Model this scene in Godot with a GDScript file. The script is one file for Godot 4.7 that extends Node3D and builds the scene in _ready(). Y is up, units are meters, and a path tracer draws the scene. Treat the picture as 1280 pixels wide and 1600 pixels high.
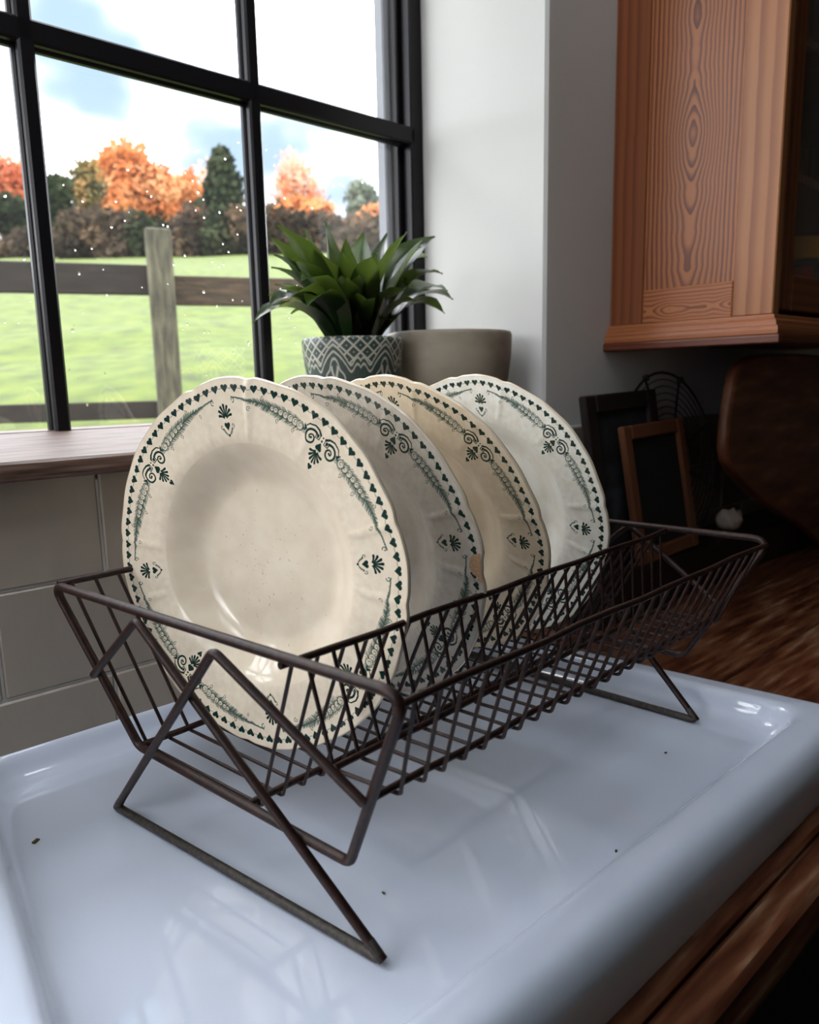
extends Node3D

# ---------------------------------------------------------------- mesh builder
class MB:
	var v := PackedVector3Array()
	var n := PackedVector3Array()
	var uv := PackedVector2Array()
	var ix := PackedInt32Array()

	func add(p: Vector3, nn := Vector3.ZERO, u := Vector2.ZERO) -> int:
		v.append(p); n.append(nn); uv.append(u)
		return v.size() - 1

	func tri(a: int, b: int, c: int) -> void:
		ix.append(a); ix.append(b); ix.append(c)

	func quad(a: int, b: int, c: int, d: int) -> void:
		tri(a, b, c); tri(a, c, d)

	# flat convex polygon, turned so that it faces along nn
	func face(pts: Array, nn: Vector3, uvs: Array = []) -> void:
		var first := v.size()
		for i in pts.size():
			add(pts[i], nn, uvs[i] if uvs.size() else Vector2.ZERO)
		for i in range(1, pts.size() - 1):
			tri(first, first + i, first + i + 1)

	# a grid of rows x cols points already added from index "first"
	func grid(first: int, rows: int, cols: int, wrap := false) -> void:
		for r in rows - 1:
			for c in (cols if wrap else cols - 1):
				var a := first + r * cols + c
				var b := first + r * cols + (c + 1) % cols
				quad(a, b, b + cols, a + cols)

	# computed normals, merged where positions meet; flip = -1 turns the surface
	func smooth(flip := 1.0, from := 0) -> void:
		var acc := {}
		var key := []
		for i in v.size():
			key.append(Vector3i((v[i] * 40000.0).round()))
		for t in range(0, ix.size(), 3):
			var a := ix[t]; var b := ix[t + 1]; var c := ix[t + 2]
			if a < from: continue
			var f := (v[b] - v[a]).cross(v[c] - v[a]) * flip
			for k in [a, b, c]:
				acc[key[k]] = acc.get(key[k], Vector3.ZERO) + f
		for i in range(from, v.size()):
			var s: Vector3 = acc.get(key[i], Vector3.UP)
			n[i] = s.normalized() if s.length_squared() > 0.0 else Vector3.UP

	# turns all normals if that of vertex i does not point along d
	func orient(i: int, d: Vector3) -> void:
		if n[i].dot(d) < 0.0:
			for k in n.size(): n[k] = -n[k]

	# triangles wound clockwise as seen from the side their normals point to
	func wind() -> void:
		for t in range(0, ix.size(), 3):
			var a := ix[t]; var b := ix[t + 1]; var c := ix[t + 2]
			if (v[b] - v[a]).cross(v[c] - v[a]).dot(n[a] + n[b] + n[c]) > 0.0:
				ix[t + 1] = c; ix[t + 2] = b

	func mesh(into: ArrayMesh = null) -> ArrayMesh:
		wind()
		var m := into if into else ArrayMesh.new()
		var arr := []
		arr.resize(Mesh.ARRAY_MAX)
		arr[Mesh.ARRAY_VERTEX] = v; arr[Mesh.ARRAY_NORMAL] = n; arr[Mesh.ARRAY_TEX_UV] = uv; arr[Mesh.ARRAY_INDEX] = ix
		m.add_surface_from_arrays(Mesh.PRIMITIVE_TRIANGLES, arr)
		return m

	# a box with chamfered edges; uv in metres, long grain along u (turn swaps)
	func box(c: Vector3, s: Vector3, b := 0.001, xf := Transform3D.IDENTITY, turn := false) -> void:
		var h := s * 0.5
		b = minf(b, minf(h.x, minf(h.y, h.z)) * 0.45)
		var P := func(sg: Vector3, k: int) -> Vector3:
			var p := Vector3.ZERO
			for j in 3:
				p[j] = sg[j] * (h[j] if j == k else h[j] - b)
			return p
		var put := func(pts: Array) -> void:
			var m := Vector3.ZERO
			for p in pts: m += p
			m /= pts.size()
			var nn: Vector3 = (pts[1] - pts[0]).cross(pts[2] - pts[0]).normalized()
			if nn.dot(m) < 0.0: nn = -nn
			var ax := nn.abs().max_axis_index()
			var us := []
			for p in pts:
				var q: Vector3 = p + c
				var u2 := Vector2(q.x, q.y) if ax == 2 else Vector2(q.z, q.y) if ax == 0 else Vector2(q.x, q.z)
				us.append(Vector2(u2.y, u2.x) if turn else u2)
			var w := []
			for p in pts: w.append(xf * (p + c))
			face(w, (xf.basis * nn).normalized(), us)
		for k in 3:
			var i := (k + 1) % 3; var j := (k + 2) % 3
			for s0 in [-1.0, 1.0]:
				var q := []
				for e in [[-1, -1], [1, -1], [1, 1], [-1, 1]]:
					var sg := Vector3.ZERO
					sg[k] = s0; sg[i] = e[0]; sg[j] = e[1]
					q.append(P.call(sg, k))
				put.call(q)
			for s1 in [-1.0, 1.0]:
				for s2 in [-1.0, 1.0]:
					var lo := Vector3.ZERO; var hi := Vector3.ZERO
					lo[i] = s1; lo[j] = s2; lo[k] = -1.0
					hi[i] = s1; hi[j] = s2; hi[k] = 1.0
					put.call([P.call(lo, i), P.call(hi, i), P.call(hi, j), P.call(lo, j)])
		for a in [-1.0, 1.0]:
			for bb in [-1.0, 1.0]:
				for cc in [-1.0, 1.0]:
					var sg := Vector3(a, bb, cc)
					put.call([P.call(sg, 0), P.call(sg, 1), P.call(sg, 2)])

	# a round bar swept along points
	func tube(pts: PackedVector3Array, r: float, sides := 8, closed := false, wob := 0.0) -> void:
		var m := pts.size()
		if m < 2: return
		var t0 := (pts[1] - pts[0]).normalized()
		var up := t0.cross(Vector3(0.31, 0.87, 0.39)).normalized()
		var first := v.size()
		var len := 0.0
		for i in m:
			var tg: Vector3
			if closed:
				tg = (pts[(i + 1) % m] - pts[(i - 1 + m) % m]).normalized()
			else:
				tg = (pts[mini(i + 1, m - 1)] - pts[maxi(i - 1, 0)]).normalized()
			up = (up - tg * up.dot(tg)).normalized()
			var sd := tg.cross(up)
			if i > 0: len += pts[i].distance_to(pts[i - 1])
			var rr := r * (1.0 + wob * sin(i * 12.9898 + len * 900.0))
			for s in sides:
				var a := TAU * s / sides
				var d := up * cos(a) + sd * sin(a)
				add(pts[i] + d * rr, d, Vector2(len, float(s) / sides))
		grid(first, m, sides, true)
		if closed:
			for s in sides:
				var a := first + (m - 1) * sides + s
				var b := first + (m - 1) * sides + (s + 1) % sides
				quad(a, b, first + (s + 1) % sides, first + s)
		else:
			for e in [0, m - 1]:
				var q := []
				var nn := (pts[0] - pts[1]).normalized() if e == 0 else (pts[m - 1] - pts[m - 2]).normalized()
				for s in sides: q.append(v[first + e * sides + s])
				face(q, nn)

	# two copies of an outline of k points, already added one after the other, closed into a bar
	func free_profile(k: int) -> void:
		var p := v.duplicate()
		v.clear(); n.clear()
		uv.clear()
		var mid := Vector3.ZERO
		for q in p: mid += q
		mid /= p.size()
		for i in k:
			var j := (i + 1) % k
			var nn := (p[j] - p[i]).cross(p[k + i] - p[i]).normalized()
			if nn.dot((p[i] + p[j] + p[k + i] + p[k + j]) / 4.0 - mid) < 0.0: nn = -nn
			face([p[i], p[j], p[k + j], p[k + i]], nn)
		var ends := (p[k] - p[0]).normalized()
		face(Array(p.slice(0, k)), -ends)
		face(Array(p.slice(k, 2 * k)), ends)

	# profile points (radius, height) turned about the y axis
	func lathe(prof: Array, segs := 48, at := Vector3.ZERO, ureps := 1.0) -> void:
		var first := v.size()
		var d := 0.0
		for i in prof.size():
			if i > 0: d += prof[i].distance_to(prof[i - 1])
			for s in segs + 1:
				var a := TAU * s / segs
				add(at + Vector3(cos(a) * prof[i].x, prof[i].y, sin(a) * prof[i].x), Vector3.ZERO, Vector2(ureps * s / segs, d))
		grid(first, prof.size(), segs + 1)


static func fillet(pts: Array, r: float, steps := 6, closed := false) -> PackedVector3Array:
	var out := PackedVector3Array()
	var m := pts.size()
	for i in m:
		if not closed and (i == 0 or i == m - 1):
			out.append(pts[i]); continue
		var p: Vector3 = pts[i]
		var a: Vector3 = pts[(i - 1 + m) % m]
		var b: Vector3 = pts[(i + 1) % m]
		var da := (a - p).normalized(); var db := (b - p).normalized()
		var half := acos(clampf(da.dot(db), -0.9999, 0.9999)) * 0.5
		var cut := minf(r / tan(half), minf(a.distance_to(p), b.distance_to(p)) * 0.48)
		for k in steps + 1:
			var t := float(k) / steps
			var q0 := p + da * cut; var q1 := p + db * cut
			out.append(q0.lerp(p, t).lerp(p.lerp(q1, t), t))
	return out

# ---------------------------------------------------------------- node helpers
var used := {}
func numbered(called: String) -> String:
	var k: int = used.get(called, -1) + 1
	used[called] = k
	return called if k == 0 else "%s_%03d" % [called, k]

func tag(o: Node3D, label: String, category: String, group := "", kind := "") -> Node3D:
	o.set_meta("label", label)
	if category: o.set_meta("category", category)
	if group: o.set_meta("group", group)
	if kind: o.set_meta("kind", kind)
	return o

func thing(called: String, label: String, category: String, at := Transform3D.IDENTITY, group := "") -> Node3D:
	var o := Node3D.new()
	o.name = numbered(called)
	add_child(o)
	o.transform = at
	tag(o, label, category, group)
	return o

func obj(called: String, m: Mesh, mats, parent: Node = null, xf := Transform3D.IDENTITY) -> MeshInstance3D:
	var o := MeshInstance3D.new()
	o.mesh = m
	if mats is Array:
		for i in mats.size(): o.set_surface_override_material(i, mats[i])
	elif m.get_surface_count() and mats:
		o.material_override = mats
	o.transform = xf
	if parent:
		var k := called
		var c := 0
		while parent.has_node(NodePath(k)):
			c += 1
			k = "%s_%03d" % [called, c]
		o.name = k
		parent.add_child(o)
	else:
		o.name = numbered(called)
		add_child(o)
	return o

func struct(called: String, m: Mesh, mats, parent: Node = null) -> MeshInstance3D:
	var o := obj(called, m, mats, parent)
	o.set_meta("kind", "structure")
	return o

# ---------------------------------------------------------------- materials
func mat(c: Color, rough := 0.6, spec := 0.5) -> StandardMaterial3D:
	var m := StandardMaterial3D.new()
	m.albedo_color = c
	m.roughness = rough
	m.metallic_specular = spec
	return m

func noise_tex(freq: float, cols: Array, size := 256, oct := 4, sd := 1, type := FastNoiseLite.TYPE_SIMPLEX_SMOOTH) -> NoiseTexture2D:
	var nz := FastNoiseLite.new()
	nz.noise_type = type
	nz.frequency = freq
	nz.fractal_octaves = oct
	nz.seed = sd
	var t := NoiseTexture2D.new()
	t.width = size; t.height = size
	t.seamless = true
	t.noise = nz
	if cols.size():
		var g := Gradient.new()
		var offs := PackedFloat32Array(); var cs := PackedColorArray()
		for i in cols.size():
			offs.append(float(i) / (cols.size() - 1)); cs.append(cols[i])
		g.offsets = offs; g.colors = cs
		t.color_ramp = g
	return t

func tri_mat(tex: Texture2D, scale: Vector3, rough := 0.6, world := false, bump: Texture2D = null, bscale := 0.1) -> StandardMaterial3D:
	var m := mat(Color.WHITE, rough)
	m.albedo_texture = tex
	m.uv1_triplanar = true
	m.uv1_world_triplanar = world
	m.uv1_scale = scale
	if bump:
		m.heightmap_enabled = true
		m.heightmap_texture = bump
		m.heightmap_scale = bscale
	return m

func bytes_tex(w: int, h: int, data: PackedByteArray) -> ImageTexture:
	return ImageTexture.create_from_image(Image.create_from_data(w, h, false, Image.FORMAT_RGB8, data))

# flat-sawn pine: x across, y along the grain
func pine(w: int, h: int, pale: Color, dark: Color, cx: float, sd: int, rings := 26.0, lens := 0.16) -> ImageTexture:
	var nz := FastNoiseLite.new(); nz.seed = sd; nz.frequency = 1.0; nz.fractal_octaves = 3
	var d := PackedByteArray(); d.resize(w * h * 3)
	var rowoff := PackedFloat32Array()
	for y in h:
		rowoff.append(lens * nz.get_noise_2d(float(y) / h * 2.6, 7.3) + 0.02 * nz.get_noise_2d(float(y) / h * 14.0, 3.1))
	var k := 0
	for y in h:
		var fy := float(y) / h
		for x in w:
			var fx := float(x) / w - cx
			fx += 0.014 * nz.get_noise_2d(fx * 2.0 + 11.0, fy * 4.0)
			var t := sqrt(fx * fx + 0.0022) + rowoff[y] * exp(-fx * fx * 26.0) + 0.06 * fx
			var r := fposmod(t * rings, 1.0)
			var late := smoothstep(0.30, 0.92, r) * (1.0 - smoothstep(0.95, 1.0, r))
			late = late * (0.75 + 0.25 * nz.get_noise_1d(floorf(t * rings) * 3.7))
			var f := 0.07 * nz.get_noise_2d(float(x) * 0.55, fy * 18.0)
			var c := pale.lerp(dark, clampf(late * 0.95 + f + 0.05, 0.0, 1.0))
			d[k] = int(clampf(c.r, 0, 1) * 255); d[k + 1] = int(clampf(c.g, 0, 1) * 255); d[k + 2] = int(clampf(c.b, 0, 1) * 255)
			k += 3
	return bytes_tex(w, h, d)

# ---------------------------------------------------------------- transfer print on the plates' rims
# one quarter of the rim, x along the edge (0 = small palmette, middle = scroll pair), y in mm inwards from the edge
const PW := 1536
const PH := 384
const PMM := 9.3
var ink := PackedFloat32Array()

func dab(x: float, y: float, rx: float, strength := 1.0) -> void:
	stroke(x, y, x, y, rx, rx, strength)

func stroke(x0: float, y0: float, x1: float, y1: float, w0: float, w1: float, strength := 1.0) -> void:
	x0 *= PMM; x1 *= PMM; y0 *= PMM; y1 *= PMM
	w0 *= PMM; w1 *= PMM
	var m := maxf(w0, w1) + 1.0
	var ax := int(floor(minf(x0, x1) - m)); var bx := int(ceil(maxf(x0, x1) + m))
	var ay := maxi(0, int(floor(minf(y0, y1) - m))); var by := mini(PH - 1, int(ceil(maxf(y0, y1) + m)))
	var dx := x1 - x0; var dy := y1 - y0
	var l2 := maxf(dx * dx + dy * dy, 1e-6)
	for y in range(ay, by + 1):
		for x in range(ax, bx + 1):
			var t := clampf(((x - x0) * dx + (y - y0) * dy) / l2, 0.0, 1.0)
			var ex := x - x0 - dx * t; var ey := y - y0 - dy * t
			var cov := clampf(w0 + (w1 - w0) * t + 0.5 - sqrt(ex * ex + ey * ey), 0.0, 1.0) * strength
			if cov > 0.0:
				var k := y * PW + posmod(x, PW)
				if cov > ink[k]: ink[k] = cov

func path(pts: Array, w0: float, w1: float, strength := 1.0) -> void:
	for i in pts.size() - 1:
		var a := float(i) / (pts.size() - 1); var b := float(i + 1) / (pts.size() - 1)
		stroke(pts[i].x, pts[i].y, pts[i + 1].x, pts[i + 1].y, lerpf(w0, w1, a), lerpf(w0, w1, b), strength)

# a heart whose tip points inwards (dir 1) or outwards (-1)
func heart(cx: float, cy: float, s: float, dir := 1.0) -> void:
	for k in [-1.0, 1.0]:
		stroke(cx + k * s * 0.27, cy - dir * s * 0.22, cx, cy + dir * s * 0.52, s * 0.29, s * 0.03)
		stroke(cx + k * s * 0.24, cy - dir * s * 0.16, cx, cy + dir * s * 0.16, s * 0.27, s * 0.17)

func curl(cx: float, cy: float, r: float, a0: float, turns: float, w: float, strength := 0.8) -> void:
	var p := []
	for i in 19:
		var t := i / 18.0
		var rr := r * (1.0 - 0.8 * t)
		p.append(Vector2(cx + rr * cos(a0 + turns * TAU * t), cy + rr * sin(a0 + turns * TAU * t)))
	path(p, w, w * 0.7, strength)

func fan(cx: float, cy: float, reach: float, dir: float) -> void:
	for i in 7:
		var a := (i - 3) * 0.30
		var l := reach * (1.0 - 0.045 * absf(i - 3.0) ** 1.6)
		var p := []
		for s in 6:
			var t := 0.3 + 0.7 * s / 5.0
			var aa := a * (0.55 + 0.6 * t)
			p.append(Vector2(cx + sin(aa) * l * t * 0.85, cy + dir * cos(aa) * l * t))
		path(p, 0.34, 0.92)

func print_art() -> void:
	ink.resize(PW * PH)
	ink.fill(0.0)
	var full := PW / PMM
	var mid := full * 0.5
	var rng := RandomNumberGenerator.new(); rng.seed = 11
	for i in 22:                                          # the chain of hearts
		var x := full * (i + 0.5) / 22.0
		heart(x, 6.3, 4.7)
		stroke(x + 2.6, 6.4, x + 4.9, 6.4, 0.17, 0.17, 0.75)
	for s in [-1.0, 1.0]:
		# the feathery garland from the palmette to the scroll
		var spine := []
		for i in 61:
			var t := i / 60.0
			var off := lerpf(8.0, 68.0, t)
			spine.append(Vector2(s * off, 11.6 + 6.0 * pow(t, 0.8)))
		path(spine, 0.22, 0.7, 0.8)
		curl(s * 8.3, 13.4, 1.8, PI * 0.5, -s * 0.95, 0.3, 0.85)
		for i in 60:
			var th := 0.3 + 2.3 * smoothstep(0.05, 0.7, i / 59.0)
			stroke(spine[i].x, spine[i].y, spine[i + 1].x, spine[i + 1].y, th, th, 0.30)
		for i in 560:
			var t := rng.randf()
			var k := t * 60.0
			var p: Vector2 = spine[int(k)].lerp(spine[mini(int(k) + 1, 60)], k - int(k))
			var wide := 0.6 + 3.7 * smoothstep(0.05, 0.7, t) * (1.0 - 0.25 * smoothstep(0.9, 1.0, t))
			var side := 1.0 if rng.randf() < 0.5 else -1.0
			var l := wide * rng.randf_range(0.75, 1.15)
			stroke(p.x, p.y, p.x - s * l * 0.8, p.y + side * l, 0.16, 0.07, rng.randf_range(0.5, 0.85))
		for i in 7:                                       # rosettes
			var t := 0.55 + 0.066 * i
			var p: Vector2 = spine[int(t * 60.0)]
			var r := 1.75 + 0.17 * i
			for y in range(int((p.y - r - 0.3) * PMM), int((p.y + r + 0.3) * PMM)):
				for x in range(int((p.x - r - 0.3) * PMM), int((p.x + r + 0.3) * PMM)):
					if Vector2(x / PMM - p.x, y / PMM - p.y).length() < r: ink[y * PW + posmod(x, PW)] *= 0.12
			curl(p.x, p.y, r, 0.3 * i, 1.0, 0.22, 0.9)
			curl(p.x, p.y, r * 0.98, 0.3 * i, 0.99, 0.2, 0.9)
			for j in 14: stroke(p.x + r * cos(j * TAU / 14), p.y + r * sin(j * TAU / 14), p.x + r * cos((j + 1) * TAU / 14), p.y + r * sin((j + 1) * TAU / 14), 0.2, 0.2, 0.9)
		for c in [[22.0, 18.0, 1.0], [33.0, 11.2, -1.0], [46.0, 21.8, 1.0], [60.0, 22.6, 1.0]]:   # tendrils
			curl(s * c[0], c[1], 1.6, PI * 0.5 * c[2], s * c[2] * 1.1, 0.24, 0.7)
		# the scrolls either side of the middle
		var scr := []
		for i in 49:
			var t := i / 48.0
			var rr := 5.2 * (1.0 - 0.86 * t)
			var a := -2.2 + 3.0 * PI * t
			scr.append(Vector2(mid - s * (8.4 + rr * cos(a)), 19.4 + rr * sin(a) * 1.05))
		path(scr, 0.80, 0.40)
		dab(mid - s * 8.2, 19.4, 0.8)
		path([Vector2(mid - s * 14.5, 15.2), Vector2(mid - s * 12.0, 12.2), Vector2(mid - s * 8.0, 11.2), Vector2(mid - s * 4.6, 12.2), Vector2(mid - s * 2.3, 14.2)], 0.3, 0.75)
		stroke(mid - s * 15.4, 14.0, mid - s * 14.0, 16.4, 0.25, 0.9)
		path([Vector2(mid - s * 2.3, 14.0), Vector2(mid - s * 2.3, 17.6), Vector2(mid - s * 5.4, 17.6), Vector2(mid - s * 5.4, 14.2)], 0.3, 0.3)
		stroke(mid - s * 3.9, 15.4, mid - s * 3.9, 16.2, 0.85, 0.85)
		# leaves beside the small palmette's heart
		path([Vector2(s * 0.8, 35.0), Vector2(s * 2.2, 34.0), Vector2(s * 3.4, 32.6), Vector2(s * 4.3, 31.0)], 0.35, 0.6, 0.65)
		for i in 12:
			var t := i / 11.0
			var p := Vector2(s * lerpf(1.6, 4.4, t), lerpf(34.4, 30.8, t))
			stroke(p.x, p.y, p.x + s * rng.randf_range(0.4, 1.5), p.y + rng.randf_range(-0.2, 1.2), 0.22, 0.1, 0.7)
		curl(s * 5.4, 29.4, 1.5, PI * 0.7, -s * 0.9, 0.3, 0.75)
	fan(0.0, 26.2, 9.8, -1.0)
	heart(0.0, 29.6, 4.8)
	dab(0.0, 35.4, 0.9)
	dab(mid, 14.6, 0.6); dab(mid, 17.0, 0.75)
	heart(mid, 21.0, 5.0, -1.0)
	stroke(mid, 22.5, mid, 24.0, 0.4, 0.2)
	fan(mid, 22.6, 9.6, 1.0)
	heart(mid, 36.0, 4.0)

func rim_texture(ground: Color, stain: Color, sd: int, craze: float) -> ImageTexture:
	var nz := FastNoiseLite.new(); nz.seed = sd; nz.frequency = 0.012; nz.fractal_octaves = 3
	var cz := FastNoiseLite.new(); cz.seed = sd + 5; cz.noise_type = FastNoiseLite.TYPE_CELLULAR; cz.frequency = 0.045
	cz.cellular_return_type = FastNoiseLite.RETURN_DISTANCE2_SUB
	var d := PackedByteArray(); d.resize(PW * PH * 3)
	var green := Color(0.055, 0.165, 0.145)
	var k := 0
	for y in PH:
		for x in PW:
			var ux := minf(x, PW - x)
			var s := clampf(0.5 + 0.9 * nz.get_noise_2d(ux, y), 0.0, 1.0)
			var c := ground.lerp(stain, s * 0.26)
			if y < 9: c = c.lerp(stain, 0.55 * (9 - y) / 9.0)
			if craze > 0.0:
				c = c.lerp(stain.darkened(0.25), craze * (1.0 - smoothstep(0.0, 0.10, cz.get_noise_2d(ux, y) + 1.0)))
			var a := ink[y * PW + x]
			if a > 0.0: c = c.lerp(green, a * 0.96)
			d[k] = int(c.r * 255); d[k + 1] = int(c.g * 255); d[k + 2] = int(c.b * 255)
			k += 3
	return bytes_tex(PW, PH, d)

func well_texture(ground: Color, stain: Color, sd: int, craze: float) -> ImageTexture:
	var nz := FastNoiseLite.new(); nz.seed = sd; nz.frequency = 0.008; nz.fractal_octaves = 3
	var cz := FastNoiseLite.new(); cz.seed = sd + 5; cz.noise_type = FastNoiseLite.TYPE_CELLULAR; cz.frequency = 0.03
	cz.cellular_return_type = FastNoiseLite.RETURN_DISTANCE2_SUB
	var w := 768
	var d := PackedByteArray(); d.resize(w * w * 3)
	var k := 0
	for y in w:
		for x in w:
			var c := ground.lerp(stain, clampf(0.5 + 0.9 * nz.get_noise_2d(x, y), 0.0, 1.0) * 0.26)
			c = c.lerp(stain.darkened(0.25), craze * (1.0 - smoothstep(0.0, 0.09, cz.get_noise_2d(x, y) + 1.0)))
			d[k] = int(c.r * 255); d[k + 1] = int(c.g * 255); d[k + 2] = int(c.b * 255)
			k += 3
	var im := Image.create_from_data(w, w, false, Image.FORMAT_RGB8, d)
	var rng := RandomNumberGenerator.new(); rng.seed = sd
	for i in 110:                                         # knife nicks and iron specks
		var p := Vector2(rng.randfn(0.5, 0.15), rng.randfn(0.5, 0.15)) * w
		var dir := Vector2.from_angle(rng.randf_range(0.6, 2.4))
		var l := rng.randi_range(1, 3) + (rng.randi_range(2, 7) if rng.randf() < 0.2 else 0)
		for s in l:
			var q := Vector2i(p + dir * s)
			if q.x > 1 and q.y > 1 and q.x < w - 2 and q.y < w - 2:
				im.set_pixelv(q, im.get_pixelv(q).lerp(Color(0.33, 0.25, 0.2), rng.randf_range(0.45, 0.85)))
				im.set_pixel(q.x + 1, q.y, im.get_pixel(q.x + 1, q.y).lerp(Color(0.33, 0.25, 0.2), 0.3))
	return ImageTexture.create_from_image(im)

# front profile of a plate: depth below the rim plane at radius r (metres)
func plate_depth(r: float) -> float:
	var slope := -0.0040 * minf((0.125 - r) / 0.042, 1.4)
	var t := clampf((0.0885 - r) / 0.036, 0.0, 1.0)
	return slope - 0.0170 * (t * t * (3.0 - 2.0 * t))

func ridge(th: float) -> float:
	# pairs of moulded ribs either side of each small palmette and each scroll
	var q := fposmod(th, PI / 2)
	var e := 0.0
	for c in [0.20, PI / 2 - 0.20, PI / 4 - 0.03, PI / 4 + 0.10]:
		e += exp(-pow((q - c) / 0.014, 2.0)) * (1.0 if c < 0.3 or c > 1.2 else 0.6)
	return e

func plate_mesh(chip_at := 99.0) -> ArrayMesh:
	var segs := 256
	var out := ArrayMesh.new()
	var rim_r := []
	for i in 13: rim_r.append(lerpf(0.1250, 0.083, i / 12.0))
	var well_r := []
	for i in 22: well_r.append(lerpf(0.083, 0.050, i / 21.0))
	for x in [0.042, 0.032, 0.02, 0.008, 0.0004]: well_r.append(x)
	var edge := func(th: float) -> float:
		var q := fposmod(th + PI / 4, PI / 2) - PI / 4
		var e := 1.0 - 0.010 * exp(-pow((absf(q) - 0.20) / 0.035, 2.0)) + 0.004 * cos(th * 8.0) + 0.002 * cos(th * 24.0)
		var dc := absf(angle_difference(th, chip_at))
		return e - (0.014 * (1.0 - smoothstep(0.03, 0.085, dc)) if chip_at < 9.0 else 0.0)
	var front := func(th: float, r: float) -> Vector3:
		var k: float = edge.call(th)
		var share := smoothstep(0.086, 0.125, r)
		var rr := r * lerpf(1.0, k, share)
		var z := plate_depth(r) + 0.0011 * ridge(th) * smoothstep(0.085, 0.092, r) * (1.0 - smoothstep(0.119, 0.125, r))
		return Vector3(cos(th) * rr, sin(th) * rr, z)
	for part in 2:
		var m := MB.new()
		var rs: Array = rim_r if part == 0 else well_r
		for r in rs:
			for s in segs + 1:
				var th := TAU * s / segs
				var u: Vector2 = Vector2(th / (PI / 2), (0.125 - r) / 0.0425) if part == 0 else Vector2(cos(th), sin(th)) * r / 0.17 + Vector2(0.5, 0.5)
				m.add(front.call(th, r), Vector3.ZERO, u)
		m.grid(0, rs.size(), segs + 1)
		m.smooth()
		m.orient(0 if part == 0 else m.v.size() - 9, Vector3.BACK)
		m.mesh(out)
	var b := MB.new()       # rounded edge, back and foot ring
	var back := [[0.1250, 0.0], [0.1258, -0.0012], [0.1256, -0.0026], [0.1244, -0.0042], [0.122, -0.0052], [0.104, -0.0085], [0.086, -0.0105], [0.080, -0.0150], [0.072, -0.0235], [0.068, -0.0275], [0.066, -0.0300], [0.063, -0.0300], [0.061, -0.0270], [0.03, -0.0275], [0.0004, -0.0275]]
	for e in back:
		for s in segs + 1:
			var th := TAU * s / segs
			var k: float = lerpf(1.0, edge.call(th), smoothstep(0.086, 0.122, e[0]))
			b.add(Vector3(cos(th) * e[0] * k, sin(th) * e[0] * k, e[1]), Vector3.ZERO, Vector2(cos(th), sin(th)) * e[0] * 2.0)
	b.grid(0, back.size(), segs + 1)
	b.smooth()
	b.orient(segs + 1, Vector3.RIGHT)
	b.mesh(out)
	return out

# ---------------------------------------------------------------- scene
const ZW := -0.0881      # face of the window wall
var M := {}

func rng_of(sd: int) -> RandomNumberGenerator:
	var r := RandomNumberGenerator.new(); r.seed = sd
	return r

func boxmesh(c: Vector3, s: Vector3, b := 0.001, turn := false) -> ArrayMesh:
	var m := MB.new()
	m.box(c, s, b, Transform3D.IDENTITY, turn)
	return m.mesh()

func span(x0: float, x1: float, y0: float, y1: float, z0: float, z1: float, b := 0.001, turn := false) -> ArrayMesh:
	return boxmesh(Vector3(x0 + x1, y0 + y1, z0 + z1) / 2, Vector3(x1 - x0, y1 - y0, z1 - z0).abs(), b, turn)

func make_sky() -> Sky:
	var w := 1024; var h := 512
	var nz := FastNoiseLite.new(); nz.seed = 21; nz.frequency = 1.0; nz.fractal_octaves = 5; nz.fractal_gain = 0.52
	var wisps := FastNoiseLite.new(); wisps.seed = 4; wisps.frequency = 2.4; wisps.fractal_octaves = 4
	var data := PackedFloat32Array(); data.resize(w * h * 4)
	var k := 0
	for y in h:
		var el := PI * (0.5 - (y + 0.5) / h)
		var se := sin(el); var ce := cos(el)
		for x in w:
			var az := TAU * (x + 0.5) / w
			var c: Color
			if se < 0.0:
				c = Color(0.30, 0.34, 0.30)
			else:
				var q := Vector3(cos(az) * ce, se, sin(az) * ce) / (se + 0.35)
				var n := nz.get_noise_3d(q.x * 1.7, q.y * 1.7, q.z * 1.7) + 0.35 * wisps.get_noise_3d(q.x, q.y, q.z)
				var cover := pow(smoothstep(-0.34, 0.40, n + 0.11), 2.2)
				var blue := Color(0.20, 0.29, 0.40).lerp(Color(0.27, 0.335, 0.385), pow(1.0 - se, 3.0))
				var lit := 0.62 + 0.45 * clampf(n * 2.0 + 0.5, 0.0, 1.0)
				var cloud := Color(4.1, 4.1, 4.2) * lit
				c = blue.lerp(cloud, cover)
			data[k] = c.r * SKY; data[k + 1] = c.g * SKY; data[k + 2] = c.b * SKY; data[k + 3] = 1.0
			k += 4
	var im := Image.create_from_data(w, h, false, Image.FORMAT_RGBAF, data.to_byte_array())
	var pm := PanoramaSkyMaterial.new()
	pm.panorama = ImageTexture.create_from_image(im)
	var s := Sky.new()
	s.sky_material = pm
	return s

const SKY := 1.0
const EXPOSURE := 3.15

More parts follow.
